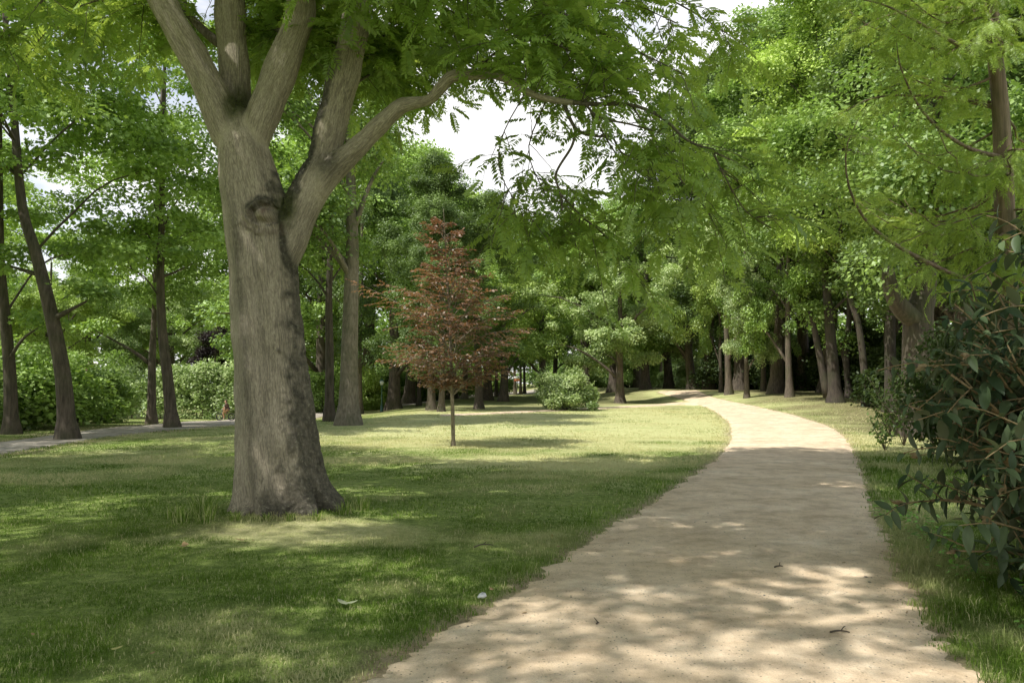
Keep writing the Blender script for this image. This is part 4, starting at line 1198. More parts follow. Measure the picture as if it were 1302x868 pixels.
    # knot: an old branch scar facing the viewer
    kc = W(332, 270, -0.44); rel = co - kc; rr_ = np.hypot(rel[:, 0] / 1.0, rel[:, 2] / 0.92); front = (rel[:, 1] < 0.30) & (rel[:, 1] > -0.2)
    ang = np.arctan2(rel[:, 2], rel[:, 0])
    rw = rr_ * 1.22 * (1 + 0.08 * np.sin(3 * ang + 1) + (fbm(co * 11, 3) - 0.5) * 0.55)
    lip = np.exp(-((rw - 0.215) / 0.045) ** 2) * (0.05 + 0.035 * np.sin(ang) + (fbm(co * 26, 3) - 0.5) * 0.09); lip2 = np.exp(-((rw - 0.30) / 0.05) ** 2) * 0.02 * (np.sin(ang) < 0)
    boss = np.exp(-(np.hypot(rel[:, 0] - 0.0, rel[:, 2] - 0.0) / 0.095) ** 3) * 0.12
    pit = -np.exp(-((rw - 0.135) / 0.04) ** 2) * 0.06
    hol = -np.exp(-((np.hypot(rel[:, 0] - 0.0, (rel[:, 2] - 0.05) / 1.5)) / 0.035) ** 2) * 0.03
    co = co + np.array([0, -1.0, 0]) * (np.where(front, lip + lip2 + boss + pit + hol, 0))[:, None]
    co = co + nr * ((fbm(bco * [9, 9, 2.0], 3) - 0.5) * 0.03 + (fbm(co * 2.4, 2) - 0.5) * 0.05)[:, None] + nr * ((fbm(bco * [30, 30, 3.5], 2) - 0.5) * 0.010)[:, None]
    nz = fbm(co * 5, 4); nz2 = fbm(co * 14 + 5, 3)
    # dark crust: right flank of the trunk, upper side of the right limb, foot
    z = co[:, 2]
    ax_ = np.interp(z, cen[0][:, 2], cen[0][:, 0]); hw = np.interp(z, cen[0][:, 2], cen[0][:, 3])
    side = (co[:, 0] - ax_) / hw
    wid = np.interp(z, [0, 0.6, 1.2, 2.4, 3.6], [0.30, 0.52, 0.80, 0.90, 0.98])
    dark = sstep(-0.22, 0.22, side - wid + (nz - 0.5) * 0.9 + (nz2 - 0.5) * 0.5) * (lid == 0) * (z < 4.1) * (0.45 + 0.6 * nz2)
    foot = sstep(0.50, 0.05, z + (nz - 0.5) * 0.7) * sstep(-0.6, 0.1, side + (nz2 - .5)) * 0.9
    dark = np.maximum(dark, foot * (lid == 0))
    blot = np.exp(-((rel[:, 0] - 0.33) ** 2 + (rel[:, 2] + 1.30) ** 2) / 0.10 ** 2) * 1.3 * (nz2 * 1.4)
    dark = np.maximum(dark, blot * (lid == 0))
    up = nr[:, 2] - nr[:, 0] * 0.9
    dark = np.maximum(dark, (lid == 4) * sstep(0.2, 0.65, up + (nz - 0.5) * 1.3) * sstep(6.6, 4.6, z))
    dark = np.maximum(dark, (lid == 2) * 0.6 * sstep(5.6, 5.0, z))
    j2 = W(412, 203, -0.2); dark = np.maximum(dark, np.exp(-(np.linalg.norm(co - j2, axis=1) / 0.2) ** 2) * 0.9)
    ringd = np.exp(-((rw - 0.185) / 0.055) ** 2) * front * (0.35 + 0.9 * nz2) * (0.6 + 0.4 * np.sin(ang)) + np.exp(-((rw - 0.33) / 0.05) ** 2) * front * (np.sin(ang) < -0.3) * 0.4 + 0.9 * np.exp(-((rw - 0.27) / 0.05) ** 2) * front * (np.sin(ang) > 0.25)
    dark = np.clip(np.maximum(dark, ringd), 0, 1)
    scar = np.exp(-(np.hypot(rel[:, 0] - 0.01, (rel[:, 2] - 0.03) / 1.6) / 0.036) ** 2) * front * 0.75 + np.exp(-((rw - 0.30) / 0.04) ** 2) * front * (np.sin(ang) < -0.4) * 0.25
    crotch = W(303, 140, 0.05); m1 = np.exp(-(np.linalg.norm((co - crotch) / [0.85, 3.0, 1.9], axis=1) / 0.16) ** 4)
    cr2 = W(368, 268, -0.05); m2 = np.exp(-(np.linalg.norm((co - cr2) / [1, 1.8, 1.8], axis=1) / 0.16) ** 4)
    moss = np.clip((m1 + m2) * (0.75 + 0.5 * nz2), 0, 1)
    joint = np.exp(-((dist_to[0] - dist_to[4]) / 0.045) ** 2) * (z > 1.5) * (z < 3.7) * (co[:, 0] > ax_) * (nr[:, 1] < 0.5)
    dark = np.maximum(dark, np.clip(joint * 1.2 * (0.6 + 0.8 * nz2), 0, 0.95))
    flute_shade = np.exp(-((co[:, 0] - (ax_ - 0.17)) / 0.07) ** 2) * sstep(4.2, 3.2, z) * 0.42 + np.exp(-((co[:, 0] - (ax_ + 0.04)) / 0.05) ** 2) * sstep(4.2, 3, z) * 0.22  # soft vertical bands painting the shade between the trunk's flutes
    dark = np.clip(np.maximum(dark, flute_shade * (lid == 0) * (0.6 + 0.8 * nz)), 0, 1)
    co = co + nr * (np.clip(dark, 0, 1) * (fbm(co * 24, 3) - 0.5) * 0.035 + np.clip(moss, 0, 1) * (fbm(co * 18, 3) - 0.3) * 0.06)[:, None]
    sk.vertices.foreach_set('co', co.astype(np.float32).ravel())
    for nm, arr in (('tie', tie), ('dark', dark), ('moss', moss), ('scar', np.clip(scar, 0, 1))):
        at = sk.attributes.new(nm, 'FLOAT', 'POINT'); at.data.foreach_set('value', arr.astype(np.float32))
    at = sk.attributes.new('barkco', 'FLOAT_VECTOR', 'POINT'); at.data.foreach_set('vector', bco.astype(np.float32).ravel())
    sk.polygons.foreach_set('use_smooth', np.ones(len(sk.polygons), bool))
    sk.materials.clear(); sk.materials.append(M['bark_main']); sk.name = 'big_trunk'

    o = thing('big_tree', 'huge grey many-limbed tree with an old branch scar, rising from the near lawn', 'tree', base)
    link('trunk', sk, o)
    # ---- thinner boughs and twigs
    tw = Geo(); leafO, leafD, leafU, leafS = [], [], [], []

    def twig_leaves(p, n, size, spread=1.0):
        L = len(p)
        for e in range(n):
            f = 0.15 + 0.85 * (e + 0.5) / n; k = f * (L - 1); i0 = min(int(k), L - 2)
            x = p[i0] + (p[i0 + 1] - p[i0]) * (k - i0); td = norm(p[i0 + 1] - p[i0])
            s = norm(np.cross(td, [0, 0, 1.0]) + r.normal(0, 0.15, 3)) * (1 if e % 2 else -1)
            d = norm(td * 0.65 + s * spread + np.array([0, 0, r.normal(0.0, 0.28)]))
            leafO.append(x); leafD.append(d); leafU.append(norm(np.array([0, 0, 1.0]) + r.normal(0, 0.28, 3))); leafS.append(size * r.uniform(0.7, 1.15))
        td = norm(p[-1] - p[-2])
        for _ in range(2):
            leafO.append(p[-1]); leafD.append(norm(td + r.normal(0, 0.4, 3))); leafU.append(norm(np.array([0, 0, 1.0]) + r.normal(0, 0.3, 3))); leafS.append(size * 0.9)

    def twigs_on(p, per_m, L0, L1, r0, size, start=0.1, droop=0.25, nl=8, up=0.0):
        p = np.asarray(p)[:, :3]; s = np.cumsum(np.r_[0, np.linalg.norm(np.diff(p, axis=0), axis=1)]); tot = s[-1]
        for e in range(int(tot * per_m * 1.3 * (1 - start))):
            f = start * tot + (1 - start) * tot * r.random(); x = np.array([np.interp(f, s, p[:, c_]) for c_ in range(3)]); k = min(np.searchsorted(s, f), len(p) - 1); td = norm(p[k] - p[max(k - 1, 0)])
            d = norm(td * 0.4 + norm(r.normal(size=3)) * np.array([1, 1, 0.6]) + np.array([0, 0, up])); L = r.uniform(L0, L1)
            t = np.linspace(0, 1, 7)[:, None]
            q = x + d * L * t + np.array([0, 0, -1]) * droop * L * t ** 2 + r.normal(0, 0.012, (7, 3)) * t
            V, Q, T = tube(q, np.linspace(r0, 0.003, 7), 4, False); tw.add(V, Q)
            twig_leaves(q, nl, size)

    def bough(pp, r0, r1=0.006, ns=7):
        q = spline(np.array([W(x, y, dy) for x, y, dy in pp]), 14 if len(pp) < 6 else 22)
        V, Q, T = tube(q, np.linspace(r0, r1, len(q)), ns); tw.add(V, Q, T); return q

    a5 = cen[5]; thin = a5[a5[:, 3] <= 0.031]; V, Q, T = tube(thin[:, :3], thin[:, 3], 10); tw.add(V, Q, T)
    for li in range(6, len(limbs)):
        V, Q, T = tube(cen[li][:, :3], cen[li][:, 3], 8); tw.add(V, Q, T)
    LS = 0.35
    far5 = a5[len(a5) // 2:]
    twigs_on(a5[int(len(a5) * 0.42):int(len(a5) * 0.78)], 9, 0.4, 1.0, 0.007, LS, 0.0, 0.15, 7, 0.6)
    twigs_on(a5[int(len(a5) * 0.78):], 9, 0.3, 0.7, 0.005, LS * 0.9, 0.0, 0.3, 6)
    twigs_on(cen[9], 10, 0.2, 0.5, 0.004, LS * 0.9, 0.35, 0.3, 7); twigs_on(cen[10], 7, 0.25, 0.5, 0.004, LS * 0.9, 0.5, 0.4, 7); twigs_on(cen[11], 9, 0.2, 0.5, 0.004, LS * 0.9, 0.4, 0.3, 7)
    twigs_on(cen[6], 9, 0.3, 0.8, 0.005, LS, 0.3); twigs_on(cen[7], 8, 0.3, 0.7, 0.005, LS, 0.2); twigs_on(cen[8], 8, 0.3, 0.7, 0.005, LS, 0.2)
    B = [
        ([(458, 10, 0.2), (520, -30, -0.1), (600, -30, -0.4), (680, 0, -0.7), (740, 30, -0.9), (800, 60, -1.2), (870, 95, -1.5)], 0.035, 8),
        ([(470, -60, 0.3), (560, -90, 0.8), (680, -70, 1.2), (800, -25, 1.5), (880, 15, 1.8), (950, 60, 2.0)], 0.035, 8),
        ([(465, -40, 0.2), (540, 0, 0.9), (600, 25, 1.5), (660, 45, 2.0), (720, 60, 2.4)], 0.025, 8),
        ([(603, 94, -0.5), (640, 60, -0.7), (690, 52, -0.8), (745, 75, -0.9), (790, 100, -1.0)], 0.014, 10),
        ([(430, 120, 0.3), (470, 95, 0.9), (510, 70, 1.3), (560, 55, 1.6), (600, 60, 1.8)], 0.02, 13),
        ([(440, 80, 0.3), (480, 50, 0.7), (530, 30, 1.0), (570, 5, 1.2)], 0.02, 13),
        ([(803, 134, -1.1), (840, 190, -0.9), (865, 228, -0.8), (890, 255, -0.7), (905, 275, -0.6)], 0.010, 10),
        ([(745, 132, -0.95), (790, 205, -0.5), (825, 225, -0.4), (845, 255, -0.3), (852, 280, -0.3)], 0.010, 11),
        ([(695, 126, -0.8), (672, 190, 0.2), (690, 240, 0.4), (712, 275, 0.5), (730, 298, 0.6)], 0.009, 10),
        ([(713, 247, -0.8), (740, 275, -0.4), (770, 300, -0.2), (790, 330, -0.1)], 0.008, 12),
        ([(669, 116, -0.7), (640, 170, -0.4), (635, 215, -0.3), (660, 262, -0.2), (700, 300, -0.2)], 0.008, 9),
        ([(905, 192, -1.4), (930, 240, -1.2), (950, 270, -1.1), (980, 290, -1.0)], 0.008, 9),
        ([(204, 0, -0.2), (140, -40, -0.3), (80, -20, -0.6), (30, 25, -0.8), (-10, 60, -1.0)], 0.025, 6),
        ([(222, 30, -0.1), (170, 0, 0.6), (110, 5, 1.0), (60, 40, 1.4), (20, 90, 1.6)], 0.018, 5),
        ([(295, 20, 0.4), (250, -60, 1.0), (190, -60, 1.6), (120, -20, 2.1), (70, 40, 2.4)], 0.02, 5),
        ([(365, 60, 0.3), (370, 20, 1.0), (350, -10, 1.6), (330, -40, 2.2)], 0.015, 9),
        ([(600, 70, 0.6), (660, 30, 0.4), (730, 10, 0.2), (800, 5, 0.0), (860, 30, -0.2)], 0.012, 9),
        ([(560, 60, 1.4), (620, 80, 1.2), (690, 85, 1.0), (760, 110, 0.8), (820, 120, 0.7)], 0.012, 8),
        ([(384, 10, 0), (410, -40, -0.4), (470, -50, -0.9), (540, -40, -1.5)], 0.018, 9),
    ]
    for pp, r0, per in B:
        q = bough(pp, r0)
        twigs_on(q, per, 0.35, 0.95, 0.006, LS, 0.25 if len(pp) > 4 else 0.1, 0.3, 8)
    # ---- high crown, out of the picture, that shades the path
    def grow(p0, d0, L, r0, depth):
        n = 8; t = np.linspace(0, 1, n)[:, None]; d1 = norm(d0 + r.normal(0, 0.25, 3) + np.array([0, 0, 0.1]))
        q = p0 + (d0 * (1 - t * 0.5) + d1 * t * 0.5) * L * t
        V, Q, T = tube(q, np.linspace(r0, r0 * 0.35, n), 5, False); tw.add(V, Q)
        if depth == 0:
            twigs_on(q, 4.6, 0.4, 0.9, 0.006, LS * 1.1, 0.1, 0.2, 6); return
        for _ in range(5 if depth == 2 else 4):
            k = r.integers(2, n); dd = norm(norm(q[k] - q[k - 1]) * 0.55 + norm(r.normal(size=3)) * np.array([1, 1, 0.55]))
            grow(q[k], dd, L * r.uniform(0.5, 0.75), r0 * 0.5, depth - 1)
    for li in (1, 2, 3, 4):
        a = cen[li]; top = a[-1, :3]; d = norm(a[-1, :3] - a[-8, :3])
        grow(top, norm(d + [0, 0, 0.3]), 3.0, 0.07, 2)
        for f in (0.8, 0.9):
            k = int(len(a) * f); side = norm(np.array([r.normal(), r.normal(), 0.35])); grow(a[k, :3], side, 3.4, 0.06, 1)
    grow(W(560, -150, 0.5), norm(np.array([1.0, 0.1, 0.5])), 4.0, 0.06, 2)
    grow(W(500, -170, 0.4), norm(np.array([0.8, 0.7, 0.6])), 3.6, 0.06, 2)
    grow(W(300, -300, 0.9), norm(np.array([0.3, 0.9, 0.5])), 3.6, 0.06, 2)
    grow(W(372, -160, 0.2), norm(np.array([0.5, -0.9, 0.6])), 3.4, 0.06, 2)
    # boughs of the upper crown reaching over the path, above the picture
    A = lambda x, y, z: np.array([x, y, z]) - base
    for a_, pts_ in ((4, [(0.6, 9.0, 8.6), (1.8, 8.4, 9.2), (3.0, 8.0, 9.6)]), (4, [(0.0, 11.0, 9.2), (1.2, 11.4, 10.0), (2.4, 11.6, 10.6)]), (3, [(-1.4, 7.6, 8.6), (-0.4, 6.4, 9.4), (0.8, 5.6, 10.0)]),
                     (1, [(-5.2, 8.6, 8.8), (-6.2, 7.6, 9.6), (-7.4, 7.0, 10.2)]), (3, [(-2.4, 7.0, 9.0), (-3.4, 5.6, 9.8), (-4.4, 4.6, 10.4)]), (2, [(-1.6, 12.6, 9.6), (-0.4, 14.4, 10.4), (1.0, 15.6, 11.0)])):
        st_ = cen[a_][int(len(cen[a_]) * 0.86), :3]
        q = spline(np.vstack([st_] + [A(*p_) for p_ in pts_]), 16)
        V, Q, T = tube(q, np.linspace(0.07, 0.02, 16), 7); tw.add(V, Q, T)
        twigs_on(q[5:], 4, 0.5, 1.0, 0.006, LS * 1.15, 0.1, 0.2, 7)
        for k_ in (8, 15): grow(q[k_], norm(norm(q[k_] - q[k_ - 1]) + r.normal(0, 0.4, 3) * [1, 1, .4]), 2.6, 0.035, 2)
    link('branch', tw.mesh('big_branch', M['bark_bough'], True), o)
    O, D, U, S = map(np.array, (leafO, leafD, leafU, leafS))
    wx_, wz_ = O[:, 0] + base[0], O[:, 2] + base[2]      # the thin, open side of the crown
    open_ = sstep(-0.9, -0.4, wx_) * sstep(2.6, 2.0, wx_) * sstep(3.5, 3.9, wz_) * sstep(5.3, 4.9, wz_)
    keep = r.random(len(O)) > open_ * 0.5
    keep &= r.random(len(O)) > np.where(wz_ < 3.75, 0.55, np.where(wz_ < 5.6, 0.2, np.where(wz_ < 8.0, 0.34 * sstep(-1.6, -0.6, wx_), 0)))
    O, D, U, S = O[keep], D[keep], U[keep], S[keep]
    X, Y, Z = leaf_frames(D, U)
    which = r.integers(0, 3, len(O)); cg = Geo(); ct = np.clip(r.normal(0.45, 0.22, len(O)), 0, 1)
    for q in range(3):
        w = which == q
        V, F, t = scatter(COMP[q][0], COMP[q][1], O[w], X[w], Y[w], Z[w], S[w], ct[w]); cg.add(V, F[0], None, t)
    link('crown', cg.mesh('big_crown', M['pinnate']), o)
    print('big tree leaves', len(O))
    return o


big_tree()

# ------------------------------------------------------------------ tufts and weeds round the big tree and on the right verge
def tuft(label, spots, h, seed, name='grass_tuft', group=None):
    for q, (x, y, s) in enumerate(spots):
        r = np.random.default_rng(seed + q); N = 90
        az = r.random(N) * TAU; rd = 0.14 * s * r.random(N) ** 0.6; b = np.c_[rd * np.cos(az), rd * np.sin(az), np.full(N, -0.02)]
        hh = h * s * r.uniform(0.4, 1.1, N); d = np.c_[np.cos(az + r.normal(0, .8, N)), np.sin(az), np.zeros(N)]; sd_ = np.c_[-np.sin(az), np.cos(az), np.zeros(N)] * 0.004
        le = r.uniform(0.1, 0.6, N)[:, None] * hh[:, None]; upv = np.array([0, 0, 1.0])
        m1 = b + d * le * 0.3 + upv * hh[:, None] * 0.6; m2 = b + d * le + upv * hh[:, None] * (0.95)
        V = np.stack([b - sd_, b + sd_, m1 + sd_ * .8, m1 - sd_ * .8, m2], 1).reshape(-1, 3); o_ = np.arange(N)[:, None] * 5
        me = make_mesh('tuft', V, [np.array([[0, 1, 2, 3]]) + o_, np.array([[3, 2, 4]]) + o_], M['blade'], False, {'tint': np.repeat(r.random(N), 5), 'dry': np.repeat((r.random(N) < .25) * .7, 5)})
        tag(link(name, me, None, (x, y, float(terrain(x, y)))), label, 'grass tuft', group)


tuft('rough unmown grass tuft at the foot of the big tree', [(-3.55, 9.35, 1.1), (-3.75, 9.7, 1.0), (-3.4, 8.95, .8), (-3.7, 9.05, .9), (-1.98, 9.5, .7), (-2.2, 9.1, .55), (-2.75, 9.0, .4), (-1.85, 9.9, .8), (-3.9, 9.3, .8), (-2.5, 9.05, .45), (-3.1, 9.0, .5)], 0.26, 500, group='tufts round the foot of the big tree')


def weeds(label, spots, seed, group):
    for q, (x, y, s) in enumerate(spots):
        r = np.random.default_rng(seed + q); N = 60
        az = r.random(N) * TAU; ln = r.uniform(0.02, 0.24, N) * s
        O = np.c_[np.cos(az) * ln, np.sin(az) * ln, r.uniform(0.03, 0.22, N) * s]; D = norm(np.c_[np.cos(az), np.sin(az), r.normal(0.0, .3, N)])
        X, Y, Z = leaf_frames(D, norm(r.normal(0, .3, (N, 3)) + [0, 0, 1])); V, F, t = scatter(LEAF[0], LEAF[1], O, X, Y, Z, 0.055 * s * r.uniform(.6, 1.3, N))
        link('foliage', make_mesh('weed', V, F, M['weed'], False, {'tint': t}), thing('weed', label, 'weed', (x, y, float(terrain(x, y))), 0, group))


weeds('low broad-leaved weed on the grassy verge below the leathery shrub', [(3.75, 5.6, 1.0), (3.7, 6.5, .9), (3.4, 5.0, 1.0), (3.95, 7.2, .9), (4.3, 8.6, 1.0), (3.3, 4.7, 1.0), (3.6, 5.2, .8), (4.4, 9.2, 1.1), (4.1, 7.9, .8)], 700, 'weeds on the verge')

# ------------------------------------------------------------------ small litter
M['paper'] = simple_mat('white_paper', (0.7, 0.7, 0.68), (0.8, 0.8, 0.78), 40, 0.7, 0.1)
M['dryleaf'] = simple_mat('dry_leaf', (0.25, 0.16, 0.07), (0.45, 0.32, 0.16), 40, 0.8, 0.2)
M['paleleaf'] = simple_mat('pale_fallen_leaf', (0.22, 0.26, 0.15), (0.36, 0.38, 0.26), 40, 0.8, 0.2)
M['yellowleaf'] = simple_mat('yellow_fallen_leaf', (0.42, 0.38, 0.12), (0.55, 0.5, 0.2), 40, 0.8, 0.2)
M['stone'] = simple_mat('grey_pebble', (0.10, 0.09, 0.08), (0.22, 0.2, 0.18), 60, 0.9, 0.4)


def ground_leaf(px, py, L, mat, label, rz, name='fallen_leaf', cat='leaf', lift=0.03, mult=None):
    b = G(px, py); g = Geo(); r = np.random.default_rng(int(px))
    for q in range(mult or 1):
        a = rz + q * 1.9; V = VIB[0] * L * np.array([1.6, 1, -0.8]); V = V + [0, 0, lift + 0.2 * L * 0.3]
        c, s = math.cos(a), math.sin(a); V = V @ np.array([[c, s, 0], [-s, c, 0], [0, 0, 1]]); g.add(V, VIB[1][0])
    tag(link(name, g.mesh(name, mat, True), None, b), label, cat)


ground_leaf(440, 772, 0.085, M['paleleaf'], 'pale fallen leaves curled together on the grass beside the gravel', 1.0, mult=3)
ground_leaf(140, 838, 0.07, M['yellowleaf'], 'yellowish fallen leaf on the grass nearest the photo corner', -1.2, lift=0.05)
ground_leaf(237, 698, 0.11, M['dryleaf'], 'dry brown curled leaf in the rough grass beside the big tree', 0.6, mult=2)
ground_leaf(310, 690, 0.09, M['dryleaf'], 'dry brown leaf on bare soil before the big tree', 1.8, mult=2)
ground_leaf(670, 780, 0.05, M['dryleaf'], 'tiny brown leaf lying on the gravel near the lawn edge', 2.1, lift=0.012)
ground_leaf(626, 759, 0.05, M['dryleaf'], 'small orange-brown leaf next to the white scrap', 0.3, lift=0.05)
g = Geo(); r_ = np.random.default_rng(3); V, Q = lathe([(0.0, 0), (0.03, 0.0), (0.036, 0.012), (0.022, 0.028), (0.0, 0.032)], 9); V = V + r_.normal(0, 0.005, V.shape) + [0, 0, 0.02]; g.add(V, Q)
tag(link('paper_scrap', g.mesh('paper_scrap', M['paper']), None, G(613, 764)), 'crumpled white scrap of paper at the edge of the gravel', 'litter')


def twig(px, py, L, rz, label):
    b = G(px, py); g = Geo(); r = np.random.default_rng(int(px)); p = limb(g, [-L / 2, 0, 0.025], [L / 2, 0, 0.02], 0.007, 0.004, r, 8, 6, 0.08); limb(g, p[4], p[4] + [0.05, 0.04, 0.015], 0.004, 0.002, r, 4, 5)
    tag(thing_rot(link('twig', g.mesh('twig', M['bark'], True), None, b), rz), label, 'twig')


def thing_rot(o, rz): o.rotation_euler = (0, 0, rz); return o


twig(1068, 809, 0.13, 0.1, 'short broken twig lying on the near gravel')
twig(990, 724, 0.10, 0.5, 'little dark twig in the middle of the gravel path')
twig(615, 698, 0.22, 0.6, 'grey twig on the grass between big tree and gravel')
twig(760, 797, 0.05, 1.2, 'tiny twig piece on the gravel near the brown leaf')
gst = 'pebbles on the gravel path'
r_ = np.random.default_rng(9)
for q in range(30):
    y = r_.uniform(4.2, 10); lo = np.interp(y, GL[:, 1], GL[:, 0]); hi = np.interp(y, GR[:, 1], GR[:, 0]); x = r_.uniform(lo + .1, hi - .1)
    if q == 0:
        V, Q = lathe([(0.0, -0.4), (0.6, -0.35), (1.0, 0.0), (0.75, 0.45), (0.0, 0.6)], 9); gp = Geo(); gp.add(V * (1 + r_.normal(0, 0.09, V.shape)), Q); pm = gp.mesh('pebble', M['stone'], True)
    o = tag(link('pebble', pm, None, (x, y, float(terrain(x, y)) + 0.018)), 'small grey pebble lying on the near gravel', 'pebble', gst)
    s = r_.uniform(0.005, 0.011); o.scale = (s * r_.uniform(.8, 1.5), s, s * .7); o.rotation_euler = (0, 0, r_.random() * 6)

gfl = 'small dry leaves scattered on path and lawn'
r_ = np.random.default_rng(14); gp = Geo(); V = VIB[0] * np.array([1.5, 1, -0.7]); gp.add(V - [0, 0.5, -0.05], VIB[1][0]); lm_ = [gp.mesh('dry_leaf', M[k], True) for k in ('dryleaf', 'yellowleaf')]
for q in range(60):
    y = r_.uniform(4.3, 13); x = r_.uniform(-0.62 * y, 0.55 * y); on = path_sd(np.array([[x, y]]), 'gravel')[0]
    if on > 0 and r_.random() < 0.35: continue
    if math.hypot(x - TREE_XY[0], y - TREE_XY[1]) < 0.8: continue
    o = tag(link('dry_leaf', lm_[int(r_.random() < 0.3)], None, (x, y, float(terrain(x, y)) + (0.014 if on < 0.1 else 0.04))), 'tiny dry leaf scattered on the near path or lawn', 'leaf', gfl)
    s = r_.uniform(0.025, 0.055); o.scale = (s, s, s); o.rotation_euler = (r_.normal(0, 0.25), r_.normal(0, 0.25), r_.random() * 6)

# ------------------------------------------------------------------ lamp post
M['greenpaint'] = simple_mat('green_paint', (0.03, 0.09, 0.06), (0.05, 0.13, 0.085), 30, 0.45, 0.1)
M['lampglass'] = simple_mat('milky_glass', (0.62, 0.68, 0.66), (0.72, 0.76, 0.74), 10, 0.25, 0.0)


def lamp():
    b = gat(486, 57.5); o = thing('lamp_post', 'slim green lamp post at the edge of the asphalt walk', 'lamp post', b)
    g = Geo(); g.add(*lathe([(0, 0), (0.13, 0), (0.13, 0.06), (0.10, 0.10), (0.10, 0.42), (0.075, 0.5), (0, 0.5)], 14)); link('base', g.mesh('lamp_base', M['greenpaint'], True), o)
    g = Geo(); g.add(*lathe([(0.06, 0.5), (0.05, 1.2), (0.045, 1.85), (0.07, 1.87), (0.07, 1.92), (0.0, 1.93)], 12)); link('pole', g.mesh('lamp_pole', M['greenpaint'], True), o)
    g = Geo(); g.add(*lathe([(0.0, 1.93), (0.09, 1.935), (0.15, 2.10), (0.15, 2.22), (0, 2.22)], 12)); link('lantern', g.mesh('lamp_lantern', M['lampglass'], True), o)
    g = Geo(); g.add(*lathe([(0.19, 2.22), (0.17, 2.25), (0.06, 2.33), (0.02, 2.40), (0, 2.41)], 12)); link('cap', g.mesh('lamp_cap', M['greenpaint'], True), o)


lamp()

# small orange and white sign by the far street
M['signred'] = simple_mat('orange_sign', (0.6, 0.16, 0.06), (0.7, 0.22, 0.09), 10, 0.5, 0.0)
b = gat(657.3, 106); o = thing('street_sign', 'small orange and white sign on a post by the far street', 'sign', b)
g = Geo(); V, Q, T = tube([[0, 0, 0], [0, 0, 2.3]], 0.04, 8); g.add(V, Q, T); link('post', g.mesh('sign_post', M['stone'], True), o)
g = Geo(); g.add(*box((0, -0.06, 2.0), (0.8, 0.03, 0.3))); link('panel', g.mesh('sign_panel', M['signred']), o)
g = Geo(); g.add(*box((0, -0.06, 2.34), (0.8, 0.03, 0.3))); link('panel', g.mesh('sign_panel', M['paper']), o)

# ------------------------------------------------------------------ child on a bicycle
M['rubber'] = simple_mat('tyre_rubber', (0.015, 0.015, 0.016), (0.03, 0.03, 0.03), 40, 0.8, 0)
M['steel'] = simple_mat('dull_steel', (0.35, 0.36, 0.38), (0.5, 0.5, 0.52), 40, 0.35, 0, 0.8)
M['frame'] = simple_mat('dark_frame_paint', (0.03, 0.035, 0.05), (0.05, 0.055, 0.075), 40, 0.4, 0)
M['skin'] = simple_mat('skin', (0.42, 0.24, 0.17), (0.50, 0.30, 0.21), 15, 0.6, 0)
M['shirt'] = simple_mat('brown_shirt', (0.06, 0.035, 0.025), (0.11, 0.06, 0.04), 25, 0.9, 0)
M['shorts'] = simple_mat('tan_trousers', (0.30, 0.17, 0.08), (0.42, 0.25, 0.12), 25, 0.9, 0)
M['hair'] = simple_mat('brown_hair', (0.05, 0.03, 0.018), (0.09, 0.055, 0.03), 30, 0.7, 0)


def torus(R, r, n=28, m=8, c=(0, 0, 0)):
    a = np.arange(n) * TAU / n; b = np.arange(m) * TAU / m
    A, B = np.meshgrid(a, b, indexing='ij')
    V = np.stack([(R + r * np.cos(B)) * np.cos(A), r * np.sin(B), (R + r * np.cos(B)) * np.sin(A)], -1).reshape(-1, 3) + np.array(c)
    i, j = np.meshgrid(np.arange(n), np.arange(m), indexing='ij'); i2 = (i + 1) % n; j2 = (j + 1) % m
    return V, np.stack([i * m + j, i2 * m + j, i2 * m + j2, i * m + j2], -1).reshape(-1, 4)


def skin_mesh(name, pts, edges, radii, mat):
    me = bpy.data.meshes.new(name); me.from_pydata([tuple(p) for p in pts], edges, []); ob = bpy.data.objects.new(name, me); COL.objects.link(ob)
    me.skin_vertices.new() if hasattr(me.skin_vertices, 'new') and not me.skin_vertices else None
    md = ob.modifiers.new('skin', 'SKIN'); md.use_smooth_shade = True
    if not me.skin_vertices: me.skin_vertices.new()
    for k, r in enumerate(radii): me.skin_vertices[0].data[k].radius = (r, r)
    me.skin_vertices[0].data[0].use_root = True
    sb = ob.modifiers.new('sub', 'SUBSURF'); sb.levels = sb.render_levels = 2
    dg = bpy.context.evaluated_depsgraph_get(); out = bpy.data.meshes.new_from_object(ob.evaluated_get(dg), depsgraph=dg); bpy.data.objects.remove(ob)
    out.materials.clear(); out.materials.append(mat); out.name = name
    return out


